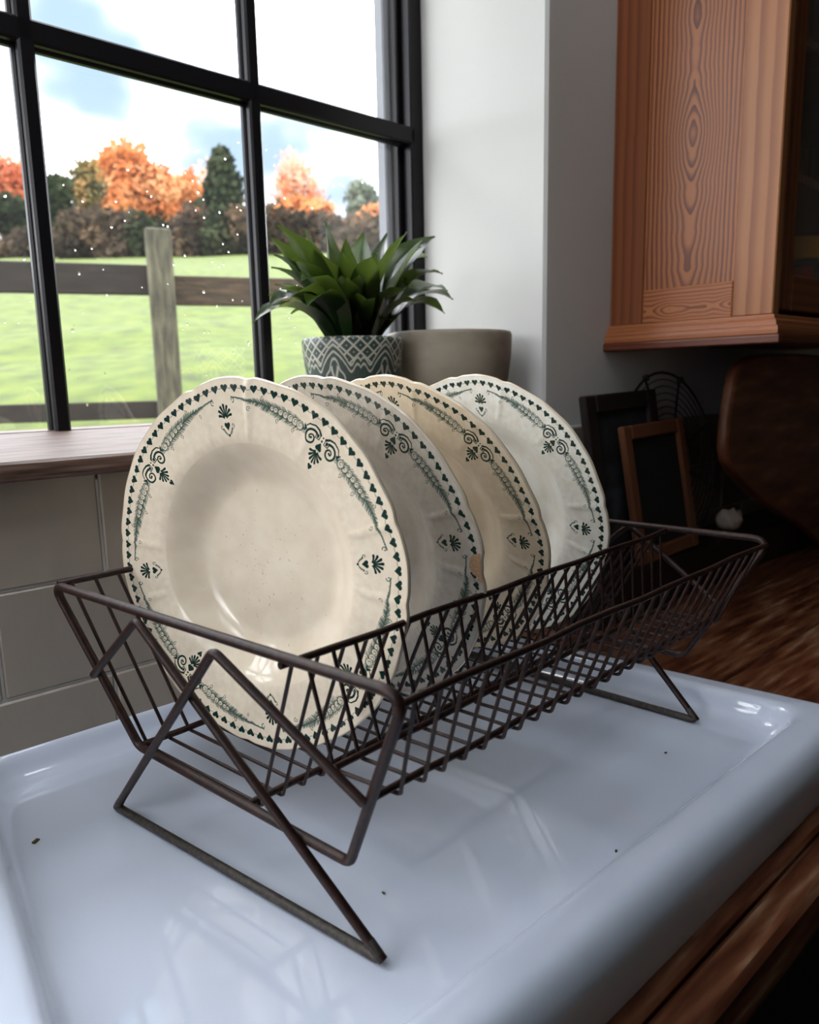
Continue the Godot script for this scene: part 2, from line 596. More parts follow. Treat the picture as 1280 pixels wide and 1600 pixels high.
func _ready() -> void:
	# camera, sky, exposure
	var cam := Camera3D.new()
	cam.name = "camera"
	cam.fov = 68.42845
	cam.near = 0.02
	cam.far = 400.0
	add_child(cam)
	cam.transform = Transform3D(Basis(Vector3(0.73783, -0.02084, 0.67466), Vector3(0.12968, 0.98528, -0.11139), -Vector3(0.66241, -0.16967, -0.72967)), Vector3(-0.1836, 0.3029, 0.5443))
	cam.current = true
	var lens := CameraAttributesPhysical.new()
	lens.frustum_focal_length = 25.75
	lens.exposure_aperture = 9.0
	lens.frustum_focus_distance = 0.56
	var we := WorldEnvironment.new()
	we.name = "world_environment"
	we.camera_attributes = lens
	var env := Environment.new()
	env.background_mode = Environment.BG_SKY
	env.sky = make_sky()
	env.tonemap_mode = Environment.TONE_MAPPER_LINEAR
	env.tonemap_exposure = EXPOSURE
	env.sdfgi_enabled = true
	env.ssao_enabled = true
	env.ssil_enabled = true
	we.environment = env
	add_child(we)
	lamps()

	materials()
	room()
	window_wall()
	outdoors()
	worktop_and_tray()
	cabinet()
	rack()
	plates()
	sill_things()
	back_corner()

func lamps() -> void:
	pass

func materials() -> void:
	M.plaster = mat(Color(0.775, 0.775, 0.765), 0.75, 0.3)
	M.plaster.heightmap_enabled = true
	M.plaster.heightmap_texture = noise_tex(0.02, [], 256, 4, 3)
	M.plaster.heightmap_scale = 0.05
	M.plaster.uv1_triplanar = true
	M.plaster.uv1_world_triplanar = true
	M.plaster.uv1_scale = Vector3.ONE * 3.0
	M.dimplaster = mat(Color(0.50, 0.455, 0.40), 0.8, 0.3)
	M.tile = []
	for i in 4:
		var t := mat(Color(0.61, 0.57, 0.525).darkened(0.02 * i), 0.25, 0.5)
		t.heightmap_enabled = true
		t.heightmap_texture = M.plaster.heightmap_texture
		t.heightmap_scale = 0.06
		t.uv1_triplanar = true
		t.uv1_world_triplanar = true
		t.uv1_scale = Vector3.ONE * 5.0
		M.tile.append(t)
	M.grout = mat(Color(0.62, 0.60, 0.56), 0.9, 0.2)
	M.steel = mat(Color(0.085, 0.08, 0.09), 0.3, 0.3)
	M.greysteel = mat(Color(0.42, 0.43, 0.46), 0.4, 0.4)
	M.glass = mat(Color(1, 1, 1, 0.03), 0.0, 0.5)
	M.glass.transparency = BaseMaterial3D.TRANSPARENCY_ALPHA
	var sillt := noise_tex(0.02, [Color(0.13, 0.08, 0.065), Color(0.30, 0.215, 0.18), Color(0.42, 0.33, 0.285), Color(0.52, 0.45, 0.41)], 512, 5, 9)
	M.sill = tri_mat(sillt, Vector3(1.1, 14.0, 14.0), 0.5, true, sillt, 0.12)
	var wt := noise_tex(0.016, [Color(0.15, 0.065, 0.035), Color(0.34, 0.17, 0.095), Color(0.47, 0.30, 0.20), Color(0.66, 0.56, 0.48)], 512, 5, 31)
	M.worktop = tri_mat(wt, Vector3(0.8, 7.0, 7.0), 0.42, true, wt, 0.05)
	M.darkwood = tri_mat(noise_tex(0.02, [Color(0.045, 0.025, 0.018), Color(0.10, 0.055, 0.036)], 256, 4, 12), Vector3(2.0, 9.0, 9.0), 0.5, true)
	M.china = mat(Color(0.825, 0.862, 0.93), 0.04, 0.5)
	M.china.clearcoat_enabled = true
	M.china.clearcoat = 0.5
	M.china.clearcoat_roughness = 0.03
	M.china.heightmap_enabled = true
	M.china.heightmap_texture = noise_tex(0.006, [], 256, 2, 8)
	M.china.heightmap_scale = 0.03
	M.china.uv1_triplanar = true
	M.china.uv1_world_triplanar = true
	M.china.uv1_scale = Vector3.ONE * 4.0
	var rust := noise_tex(0.05, [Color(0.06, 0.03, 0.024), Color(0.115, 0.06, 0.046), Color(0.18, 0.092, 0.066), Color(0.28, 0.18, 0.15)], 256, 5, 5)
	M.rust = tri_mat(rust, Vector3.ONE * 14.0, 0.46, false, rust, 0.04)
	M.rust.metallic_specular = 0.4
	var soot := noise_tex(0.06, [Color(0.10, 0.09, 0.08), Color(0.19, 0.165, 0.14), Color(0.36, 0.33, 0.29)], 256, 5, 6)
	M.foot = tri_mat(soot, Vector3.ONE * 16.0, 0.55, false, soot, 0.04)

func tile_rows(parent: Node, x0: float, x1: float) -> void:
	var meshes := []
	for i in 2: meshes.append(boxmesh(Vector3.ZERO, Vector3(0.1708, 0.0853, 0.008), 0.0016))
	var rng := rng_of(77)
	for row in 3:
		var y := 0.2370 - 0.0875 * (row + 0.5)
		var start := 0.0410 + (0.0865 if row % 2 == 1 else 0.0) + 0.0865
		for k in range(-14, 14):
			var x := start + k * 0.173
			var a := maxf(x - 0.0854, x0); var b := minf(x + 0.0854, x1)
			if b - a < 0.02: continue
			var m: Mesh = meshes[rng.randi() % 2] if b - a > 0.17 else boxmesh(Vector3.ZERO, Vector3(b - a, 0.0853, 0.008), 0.0016)
			var xf := Transform3D(Basis.from_euler(Vector3(rng.randf_range(-0.006, 0.006), rng.randf_range(-0.004, 0.004), 0)), Vector3((a + b) / 2, y, ZW - 0.001 + rng.randf_range(-0.0005, 0.0005)))
			obj("tile", m, M.tile[rng.randi() % 4], parent, xf)

func room() -> void:
	var f := struct("floor", span(-1.8, 3.0, -0.84, -0.78, -0.5, 3.2), M.darkwood)
	tag(f, "dark floor of the kitchen", "floor", "", "structure")
	# ceiling with a glazed rooflight over the worktop
	var cm := MB.new()
	var rx := [-0.95, 0.35]; var rz := [0.10, 0.56]
	cm.box(Vector3((-1.8 + rx[0]) / 2, 1.485, 1.35), Vector3(rx[0] + 1.8, 0.07, 3.7), 0.001)
	cm.box(Vector3((3.0 + rx[1]) / 2, 1.485, 1.35), Vector3(3.0 - rx[1], 0.07, 3.7), 0.001)
	cm.box(Vector3((rx[0] + rx[1]) / 2, 1.485, (rz[0] - 0.5) / 2), Vector3(rx[1] - rx[0], 0.07, rz[0] + 0.5), 0.001)
	cm.box(Vector3((rx[0] + rx[1]) / 2, 1.485, (rz[1] + 3.2) / 2), Vector3(rx[1] - rx[0], 0.07, 3.2 - rz[1]), 0.001)
	struct("ceiling", cm.mesh(), M.plaster)
	var roof := Node3D.new()
	roof.name = "window_2"
	add_child(roof)
	tag(roof, "glazed rooflight in the ceiling over the worktop", "window", "", "structure")
	obj("frame", span(rx[0], rx[1], 1.515, 1.535, rz[0] - 0.03, rz[0], 0.003), M.steel, roof)
	obj("frame", span(rx[0], rx[1], 1.515, 1.535, rz[1], rz[1] + 0.03, 0.003), M.steel, roof)
	obj("pane", span(rx[0] - 0.02, rx[1] + 0.02, 1.522, 1.5225, rz[0] - 0.02, rz[1] + 0.02, 0.0), M.glass, roof)
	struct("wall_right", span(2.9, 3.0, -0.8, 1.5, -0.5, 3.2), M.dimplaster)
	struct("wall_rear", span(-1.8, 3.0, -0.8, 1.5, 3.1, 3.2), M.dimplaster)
	# left wall: wide glazed garden doors between two piers
	var m := MB.new()
	m.box(Vector3(-1.75, 1.43, 1.35), Vector3(0.1, 0.10, 3.7), 0.002)
	m.box(Vector3(-1.75, 0.30, -0.30), Vector3(0.1, 2.3, 0.40), 0.002)
	m.box(Vector3(-1.75, 0.30, 1.95), Vector3(0.1, 2.3, 2.5), 0.002)
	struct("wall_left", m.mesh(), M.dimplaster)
	var dr := Node3D.new()
	dr.name = "door_1"
	add_child(dr)
	tag(dr, "black framed glazed garden door left of the worktop", "door", "", "structure")
	for k in 2:
		var z := -0.1 + 0.80 * k
		obj("post", span(-1.77, -1.73, -0.78, 1.38, z - 0.02, z + 0.02, 0.003), M.steel, dr)
		if k < 1: obj("pane", span(-1.752, -1.748, -0.75, 1.36, z + 0.02, z + 0.78, 0.0), M.glass, dr)
	for y in [-0.76, 1.37]: obj("rail", span(-1.77, -1.73, y - 0.02, y + 0.02, -0.1, 0.70, 0.003), M.steel, dr)

func window_wall() -> void:
	var m := MB.new()
	var yt := 1.42                                        # head of the window
	m.box(Vector3(-0.5775, -0.305, -0.25175), Vector3(2.445, 1.07, 0.3285), 0.001)          # below the sill
	m.box(Vector3(1.9225, 0.36, -0.2480), Vector3(2.555, 2.32, 0.3098), 0.004)              # the pier right of the window
	m.box(Vector3(1.75, 0.09, -0.15), Vector3(2.206, 0.295, 0.125), 0.001)               # grout bed of the right-hand tiles
	m.box(Vector3(-1.74, 0.84, -0.3), Vector3(0.12, 1.26, 0.4138), 0.004)                # left of it
	m.box(Vector3(-0.6, (yt + 1.5) / 2, -0.3), Vector3(2.5, 1.5 - yt, 0.4138), 0.004)      # above
	var wall := struct("wall_back", m.mesh(), M.plaster)
	var low := MB.new()
	low.box(Vector3(0.2, -0.06, ZW - 0.0045), Vector3(4.6, 0.59, 0.003), 0.0005)
	tile_rows(wall, -1.0, 2.4)

	# the sill board
	var sm := MB.new()
	var pr := [Vector2(-0.322, 0.2365), Vector2(-0.0715, 0.2350), Vector2(-0.0690, 0.2370), Vector2(-0.0688, 0.2440), Vector2(-0.0700, 0.2485), Vector2(-0.0735, 0.2505), Vector2(-0.110, 0.2515), Vector2(-0.322, 0.2585)]
	var first := 0
	for x in [-1.68, 0.6445]:
		for p in pr: sm.add(Vector3(x, p.y, p.x))
	sm.free_profile(pr.size())
	var sill := struct("window_sill", sm.mesh(), M.sill)
	tag(sill, "worn brown timber window sill above the white tiles", "window sill", "", "structure")

	# the window: black steel frame, glazing bars and panes
	var win := Node3D.new()
	win.name = "window_1"
	add_child(win)
	tag(win, "black steel framed window with glazing bars looking over the field", "window", "", "structure")
	var z0 := -0.320
	var bars := []
	for k in range(-6, 2): bars.append(0.0945 + 0.2640 * k)
	var jamb := MB.new()
	jamb.box(Vector3(0.6325, 0.84, -0.3295), Vector3(0.025, 1.18, 0.019), 0.002)
	jamb.box(Vector3(0.6275, 0.84, -0.3475), Vector3(0.033, 1.18, 0.017), 0.002)
	obj("jamb", jamb.mesh(), M.steel, win)
	obj("outer_jamb", boxmesh(Vector3(0.6225, 0.84, -0.3665), Vector3(0.043, 1.18, 0.020), 0.002), M.greysteel, win)
	obj("jamb", span(-1.68, -1.655, 0.25, 1.42, -0.375, z0, 0.002), M.steel, win)
	obj("head", span(-1.68, 0.645, 1.395, 1.42, -0.375, z0, 0.002), M.steel, win)
	obj("bottom_rail", span(-1.68, 0.640, 0.240, 0.2592, -0.380, -0.3225, 0.002), M.sill, win)
	for x in bars:
		var b := MB.new()
		b.box(Vector3(x, 0.83, z0 - 0.006), Vector3(0.0165, 1.15, 0.012), 0.0025)
		b.box(Vector3(x, 0.83, z0 - 0.016), Vector3(0.0225, 1.15, 0.010), 0.0025)
		obj("glazing_bar", b.mesh(), M.steel, win)
	for y in [0.660, 1.062]:
		var b := MB.new()
		b.box(Vector3(-0.515, y, z0 - 0.006), Vector3(2.29, 0.0235, 0.012), 0.0025)
		b.box(Vector3(-0.515, y, z0 - 0.016), Vector3(2.29, 0.0290, 0.010), 0.0025)
		obj("transom", b.mesh(), M.steel, win)
	var edges := [-1.66]
	edges.append_array(bars); edges.append(0.628)
	var rows := [0.252, 0.660, 1.062, 1.40]
	for i in edges.size() - 1:
		for j in 3:
			if edges[i + 1] - edges[i] < 0.03: continue
			var p := obj("pane", span(edges[i], edges[i + 1], rows[j], rows[j + 1], -0.3445, -0.3440, 0.0), M.glass, win)
			if j == 0 and i >= edges.size() - 4: drops(p, edges[i], edges[i + 1], i)

# rain drops on the outside of a pane
func drops(pane: Node3D, x0: float, x1: float, sd: int) -> void:
	var s := MB.new()
	s.lathe([Vector2(0.0, 0.42), Vector2(0.3, 0.38), Vector2(0.62, 0.27), Vector2(0.86, 0.12), Vector2(1.0, 0.0)], 10)
	s.smooth()
	s.orient(0, Vector3.UP)
	var w := mat(Color(1, 1, 1, 0.0), 0.0)
	w.refraction_enabled = true
	w.refraction_scale = 0.033
	var rng := rng_of(300 + sd)
	var mm := MultiMesh.new()
	mm.transform_format = MultiMesh.TRANSFORM_3D
	mm.mesh = s.mesh()
	mm.instance_count = 70
	for i in 70:
		var r := rng.randf_range(0.0006, 0.0014) * (1.5 if rng.randf() < 0.12 else 1.0)
		var p := Vector3(rng.randf_range(x0 + 0.012, x1 - 0.012), 0.28 + 0.33 * pow(rng.randf(), 0.9), -0.34455)
		mm.set_instance_transform(i, Transform3D(Basis(Vector3(r, 0, 0), Vector3(0, 0, -r), Vector3(0, r * rng.randf_range(1.0, 1.5), 0)), p))
	var o := MultiMeshInstance3D.new()
	o.name = "rain_drops"
	o.multimesh = mm
	o.material_override = w
	o.set_meta("kind", "stuff")
	pane.add_child(o)

# ---------------------------------------------------------------- outdoors
func ground_y(x: float, z: float) -> float:
	var d := ((x + 0.1836) * 0.672 - (z - 0.5443) * 0.740)     # distance from the house, up the slope
	var y := 0.06 + 0.185 * maxf(d - 2.6, 0.0)
	if d > 58.0: y -= 0.15 * (d - 58.0)
	if d < 2.6: y -= 0.05 * (2.6 - d)
	return y

func outdoors() -> void:
	var nz := FastNoiseLite.new(); nz.seed = 2; nz.frequency = 0.22; nz.fractal_octaves = 4
	var m := MB.new()
	var nr := 90; var nc := 90
	for r in nr:
		var d := 0.0 + 95.0 * pow(r / (nr - 1.0), 2.2)
		for c in nc:
			var s := lerpf(-1.0, 1.0, c / (nc - 1.0)) * (7.0 + d * 1.5)
			# up the slope and along it, kept outside the house wall
			var x := 0.8 + 0.672 * d + 0.740 * s
			var z := -0.55 - 0.740 * d + 0.672 * s
			z = minf(z, -0.52)
			var y := ground_y(x, z) + 0.05 * nz.get_noise_2d(x * 2.0, z * 2.0) * clampf(d * 0.4, 0.2, 2.0)
			m.add(Vector3(x, y, z), Vector3.ZERO, Vector2(x, z))
	m.grid(0, nr, nc)
	m.smooth()
	m.orient(40 * nc + 40, Vector3.UP)
	var gt := noise_tex(0.02, [Color(0.17, 0.21, 0.03), Color(0.265, 0.325, 0.04), Color(0.33, 0.395, 0.055), Color(0.41, 0.40, 0.13)], 512, 5, 14)
	M.grass = tri_mat(gt, Vector3.ONE * 0.35, 0.9, true)
	var g := struct("field", m.mesh(), M.grass)
	tag(g, "sunny green pasture sloping up behind the fence outside the window", "field", "", "structure")
	fence()

	var rng := rng_of(5)
	var orange := [Color(0.72, 0.47, 0.29), Color(0.77, 0.53, 0.34), Color(0.66, 0.4, 0.24), Color(0.78, 0.58, 0.41)]
	var red := [Color(0.72, 0.44, 0.31), Color(0.68, 0.38, 0.27), Color(0.76, 0.53, 0.41)]
	var olive := [Color(0.47, 0.4, 0.24), Color(0.37, 0.34, 0.21), Color(0.55, 0.44, 0.28), Color(0.29, 0.29, 0.2)]
	var green := [Color(0.13, 0.165, 0.11), Color(0.17, 0.205, 0.14), Color(0.22, 0.245, 0.17), Color(0.09, 0.12, 0.085)]
	var grey := [Color(0.32, 0.36, 0.31), Color(0.4, 0.43, 0.37), Color(0.25, 0.29, 0.245)]
	var pink := [Color(0.78, 0.58, 0.46), Color(0.76, 0.51, 0.37), Color(0.8, 0.66, 0.58)]
	# [foot, height, radius, palette, flakes, shape, label]
	var list := [
		[Vector3(16.04, 9.7, -58.18), 6.6, 2.6, red, 5000, 0, "orange-red autumn tree at the left edge of the window view"],
		[Vector3(14.21, 8.5, -51.34), 3.7, 2.0, green, 1800, 0, "dark green rounded tree in front of the orange-red tree at far left"],
		[Vector3(16.58, 8.27, -49.13), 4.9, 1.35, green, 2800, 0, "grey-green tree just right of the left glazing bar"],
		[Vector3(19.65, 9.22, -52.05), 6.2, 1.5, olive, 2400, 1, "thin olive-gold tree left of the big orange tree"],
		[Vector3(22.6, 9.72, -51.88), 6.9, 3.0, orange, 9000, 0, "big bright orange autumn tree in the middle of the window view"],
		[Vector3(25.9, 9.61, -50.8), 5.4, 2.5, orange, 6500, 0, "lower orange tree merging with the right side of the big orange tree"],
		[Vector3(24.07, 7.95, -42.26), 6.2, 1.75, green, 5200, 2, "tall dark green conifer beside the middle glazing bar"],
		[Vector3(33.93, 10.62, -49.01), 7.1, 2.7, pink, 2600, 1, "airy pale pink-orange tree with bare twigs right of the middle glazing bar"],
		[Vector3(31.2, 9.27, -44.31), 3.6, 2.9, orange, 4500, 0, "low orange tree under the pale pink tree behind the potted plant"],
		[Vector3(33.0, 9.05, -39.89), 4.5, 1.6, grey, 2600, 1, "grey-green tree at the right edge of the window view"],
		[Vector3(31.61, 8.11, -36.82), 3.0, 1.5, orange, 1400, 0, "small orange tree below the grey-green tree at the right"],
		[Vector3(29.8, 10.93, -54.2), 7.5, 2.0, pink, 1000, 1, "nearly bare pinkish tree between the orange trees and the conifer"]]
	var eye := Vector3(-0.1836, 0.3029, 0.5443)
	var deeper := [1.0, 0.95, 0.84, 0.92, 1.06, 1.24, 0.90, 1.05, 0.92, 1.02, 0.88, 1.36]
	for i in list.size():                                 # spread out in depth so that the crowns stand clear of each other
		var t: Array = list[i]
		t[0] = eye + (t[0] - eye) * deeper[i]
		t[1] *= deeper[i]; t[2] *= deeper[i]
		tree(t, rng.randi())
	var brown := [Color(0.22, 0.19, 0.16), Color(0.28, 0.24, 0.2), Color(0.16, 0.145, 0.125), Color(0.34, 0.28, 0.22)]
	var feet := [[13.76, -48.84, 1.4], [15.14, -47.58, 1.7], [14.0, -38.25, 2.5], [15.2, -37.0, 2.5], [16.5, -36.0, 2.6], [17.9, -34.8, 2.5], [19.1, -33.75, 2.3], [20.2, -32.6, 2.4], [21.2, -31.9, 2.4], [23.0, -31.2, 2.2], [23.9, -29.3, 2.0], [25.2, -27.9, 2.0]]
	var names := ["at the far left under the dark tree", "left of the left glazing bar", "right of the left glazing bar", "below the olive-gold tree", "below the big orange tree, left of the fence post", "below the big orange tree, behind the fence post", "right of the fence post", "at the foot of the conifer", "right of the middle glazing bar", "behind the plant's left leaves", "behind the middle of the plant", "behind the plant's right leaves"]
	for i in feet.size():
		var f: Array = feet[i]
		f = [f[0] * 0.91, f[1] * 0.91, f[2] * 0.95] if i > 1 else [f[0] * 0.84, f[1] * 0.84, f[2] * 0.9]
		var pal := green if i in [4, 6] else brown
		var h: float = f[2]
		bush(Vector3(f[0], ground_y(f[0], f[1]) - 0.1, f[1]), h, 1.35, pal, 1600, ("dark green bush " if i in [4, 6] else "brown-grey leafless bush ") + names[i], rng.randi())

func flakes(crown: MB, at: Vector3, rad: Vector3, count: int, size: float, rng: RandomNumberGenerator) -> void:
	for i in count:
		var d := Vector3(rng.randfn(), rng.randfn(), rng.randfn()).normalized()
		var p := at + d * rad * pow(rng.randf(), 0.5)
		var a := Vector3(rng.randfn(), rng.randfn(), rng.randfn()).normalized()
		var b := a.cross(d + Vector3(0.1, 0.2, 0.05)).normalized()
		var s := size * rng.randf_range(0.6, 1.4)
		var nn := (a.cross(b) * (1.0 if a.cross(b).dot(d) > 0.0 else -1.0)).normalized()
		var f := crown.v.size()
		crown.add(p - a * s, nn); crown.add(p + b * s * 0.6, nn); crown.add(p + a * s, nn); crown.add(p - b * s * 0.6, nn)
		crown.quad(f, f + 1, f + 2, f + 3)

var leafmats := {}
func leaf_mat(c: Color) -> StandardMaterial3D:
	if not leafmats.has(c):
		var m := mat(c, 1.0, 0.0)
		m.backlight_enabled = true
		m.backlight = c                                   # thin leaves let their own colour through
		leafmats[c] = m
	return leafmats[c]

func tree(t: Array, sd: int) -> void:
	var foot: Vector3 = t[0]
	var h: float = t[1]; var r: float = t[2]
	foot.y = minf(foot.y, ground_y(foot.x, foot.z))
	var lift: float = t[0].y - foot.y
	h += lift
	var o := thing("tree", t[6], "tree", Transform3D(Basis.IDENTITY, foot))
	var rng := rng_of(sd)
	var tr := MB.new()
	tr.tube(PackedVector3Array([Vector3(0, -0.3, 0), Vector3(0.05, h * 0.4, 0), Vector3(0, h * 0.75, 0.05)]), 0.16, 7)
	for i in 12:
		var y := h * rng.randf_range(0.25, 0.6)
		var d := Vector3(rng.randfn(), 0.9, rng.randfn()).normalized()
		tr.tube(PackedVector3Array([Vector3(0, y, 0), Vector3(0, y, 0) + d * r * 0.5, Vector3(0, y, 0) + d * r * 0.85 + Vector3(0, r * 0.12, 0)]), 0.035, 4)
	obj("trunk", tr.mesh(), mat(Color(0.30, 0.25, 0.22), 0.9), o)
	var pal: Array = t[3]
	for k in pal.size():
		var mb := MB.new()
		var n := int(t[4] / pal.size())
		if t[5] == 2:                                     # conifer: tiers that narrow upwards
			for j in 12:
				var f := j / 11.0
				flakes(mb, Vector3(rng.randf_range(-0.2, 0.2), h * lerpf(0.12, 0.97, f), rng.randf_range(-0.2, 0.2)), Vector3(r * (1.05 - 0.8 * f * f), h * 0.07, r * (1.05 - 0.8 * f * f)), n / 12, 0.20, rng)
		else:
			var lobes := 13 if t[5] == 0 else 7
			for j in lobes:
				var up := rng.randf_range(0.30, 0.86)
				var wide := r * (1.0 - 0.75 * absf(up - 0.45))
				var c := Vector3(rng.randf_range(-0.55, 0.55) * wide, h * up, rng.randf_range(-0.55, 0.55) * wide)
				flakes(mb, c, Vector3(r * 0.5, h * 0.15, r * 0.5) * rng.randf_range(0.75, 1.15), n / lobes, 0.26 if t[5] == 0 else 0.17, rng)
		var cr := obj("crown", mb.mesh(), leaf_mat(pal[k]), o)
		cr.set_meta("kind", "stuff")

func bush(foot: Vector3, h: float, r: float, pal: Array, n: int, label: String, sd: int) -> void:
	var o := thing("bush", label, "bush", Transform3D(Basis.IDENTITY, foot))
	var rng := rng_of(sd)
	for k in pal.size():
		var mb := MB.new()
		for j in 4:
			flakes(mb, Vector3(rng.randf_range(-0.6, 0.6) * r, h * rng.randf_range(0.10, 0.66), rng.randf_range(-0.5, 0.5) * r), Vector3(r * 0.6, h * 0.36, r * 0.6), n / 16, 0.17, rng)
		obj("foliage", mb.mesh(), leaf_mat(pal[k]), o).set_meta("kind", "stuff")

func fence() -> void:
	var wood := noise_tex(0.03, [Color(0.19, 0.175, 0.15), Color(0.34, 0.315, 0.27), Color(0.48, 0.45, 0.385)], 256, 5, 40)
	var post := tri_mat(wood, Vector3(5.0, 0.8, 5.0), 0.9)
	post.albedo_color = Color(0.88, 0.90, 0.84)
	var rail := tri_mat(wood, Vector3(0.8, 6.0, 6.0), 0.9)
	rail.albedo_color = Color(0.42, 0.36, 0.34)
	var pale := tri_mat(wood, Vector3(0.8, 6.0, 6.0), 0.9)
	pale.albedo_color = Color(0.72, 0.60, 0.50)
	var dir := Vector3(0.9228, 0, 0.3854)
	var bas := Basis(dir, Vector3.UP, dir.cross(Vector3.UP))
	var at := Vector3(1.188, 0.0, -2.405)
	var o := thing("fence", "weathered wooden post and rail fence standing in front of the pasture", "fence", Transform3D(bas, at))
	for k in [-2, -1, 0, 1, 2]:
		var x: float = k * 1.9
		var w := at + dir * x
		var gy := ground_y(w.x, w.z) - 0.25
		var pm := MB.new()
		pm.box(Vector3(x, (gy + 0.915) / 2, 0), Vector3(0.098, 0.915 - gy, 0.085), 0.007)
		obj("post", pm.mesh(), post, o)
	for k in [-2, -1, 0, 1]:
		var x: float = k * 1.9
		var drop := -0.038 if k >= 0 else 0.0
		var mt := pale if k >= 0 else rail
		obj("rail", boxmesh(Vector3(x + 0.95, 0.728 + drop, -0.055), Vector3(1.9, 0.116, 0.03), 0.004), mt, o)
		obj("rail", boxmesh(Vector3(x + 0.95, 0.214, -0.055), Vector3(1.9, 0.072, 0.035), 0.004), mt, o)

# ---------------------------------------------------------------- worktop and fireclay drainer
func worktop_and_tray() -> void:
	var wt := thing("worktop", "dark reddish-brown plank worktop with grey wear under the white drainer", "worktop")
	var cuts := [-0.0865, 0.060, 0.190, 0.300, 0.368, 0.3935]
	for i in cuts.size() - 1:
		obj("plank", span(-1.3, 2.6, -0.066, -0.0302, cuts[i] + 0.0006, cuts[i + 1] - 0.0006, 0.0022 if i < 4 else 0.004), M.worktop, wt)
	var bu := thing("base_cabinet", "dark brown base cabinet under the front edge of the worktop", "cabinet")
	obj("body", span(-1.3, 2.6, -0.775, -0.0665, -0.085, 0.350, 0.002), M.darkwood, bu)
	for k in 6:
		var x := -1.28 + 0.64 * k
		obj("door", span(x, x + 0.63, -0.70, -0.075, 0.3505, 0.368, 0.003), M.darkwood, bu)

	var m := MB.new()
	# [x back-left, back-right, front-right, front-left, z back, z front, corner radius, height]
	var loops := [
		[-0.106, 0.438, 0.503, -0.156, -0.0865, 0.356, 0.012, -0.030],
		[-0.106, 0.440, 0.506, -0.157, -0.0868, 0.3575, 0.014, -0.016],
		[-0.106, 0.441, 0.507, -0.157, -0.0870, 0.3580, 0.016, -0.002]]
	for i in 7:                                           # the rolled outer edge
		var a := PI / 2 * (i + 1) / 7.0
		var q := 0.019 * (1.0 - cos(a)); var up := 0.022 * sin(a)
		loops.append([-0.106 + q, 0.441 - q, 0.507 - q, -0.157 + q, -0.0870 + q * 0.45, 0.3580 - q, 0.016, -0.0005 + up])
	loops.append_array([
		[-0.080, 0.414, 0.474, -0.131, -0.0775, 0.3310, 0.026, 0.0222],
		[-0.077, 0.4105, 0.470, -0.127, -0.0765, 0.3270, 0.027, 0.0218],
		[-0.0745, 0.4080, 0.467, -0.1245, -0.0754, 0.3240, 0.028, 0.0208],
		[-0.0725, 0.4060, 0.465, -0.1225, -0.0742, 0.3215, 0.028, 0.0190],
		[-0.0710, 0.4045, 0.4632, -0.1208, -0.0731, 0.3198, 0.028, 0.0160],
		[-0.0695, 0.4030, 0.4615, -0.1190, -0.0718, 0.3180, 0.028, 0.0118],
		[-0.0678, 0.4013, 0.4598, -0.1172, -0.0703, 0.3163, 0.028, 0.0080],
		[-0.065, 0.3985, 0.457, -0.1145, -0.0680, 0.3140, 0.028, 0.0050],
		[-0.060, 0.3935, 0.452, -0.1095, -0.0630, 0.3090, 0.028, 0.0015],
		[-0.052, 0.3855, 0.444, -0.1015, -0.0550, 0.3010, 0.026, 0.0],
		[0.10, 0.20, 0.21, 0.09, 0.08, 0.16, 0.01, 0.0]])
	var per := 0
	for l in loops:
		var pts := fillet([Vector3(l[0], l[7], l[4]), Vector3(l[1], l[7], l[4]), Vector3(l[2], l[7], l[5]), Vector3(l[3], l[7], l[5])], l[6], 8, true)
		per = pts.size()
		for p in pts: m.add(p)
	m.grid(0, loops.size(), per, true)
	for i in range(1, per - 1):
		var f := (loops.size() - 1) * per
		m.tri(f, f + i, f + i + 1)
	m.smooth()
	m.orient(m.v.size() - 2, Vector3.UP)
	var tray := obj("drainer", m.mesh(), M.china)
	tag(tray, "white glazed fireclay drainer with a raised rim on the wooden worktop", "drainer")

	var bits := [[-0.061, 0.024, "olive dried leaf scrap on the drainer left of the dish rack"], [0.075, 0.229, "brown crumb on the drainer right of the rack's front foot"], [0.352, 0.259, "dark crumb on the drainer in front of the rack's far foot"], [0.210, 0.303, "tiny dark speck by the drainer's front rim"]]
	for i in bits.size():
		var b: Array = bits[i]
		var c := MB.new()
		var s := 0.0022 if i > 0 else 0.005
		c.box(Vector3(0, 0.0007, 0), Vector3(s, 0.0011, s * 0.55), 0.0004, Transform3D(Basis(Vector3.UP, 0.6 + i), Vector3.ZERO))
		var o := obj("crumb", c.mesh(), mat(Color(0.33, 0.27, 0.16) if i < 2 else Color(0.2, 0.16, 0.13), 0.9), null, Transform3D(Basis.IDENTITY, Vector3(b[0], 0.0002, b[1])))
		tag(o, b[2], "crumb")

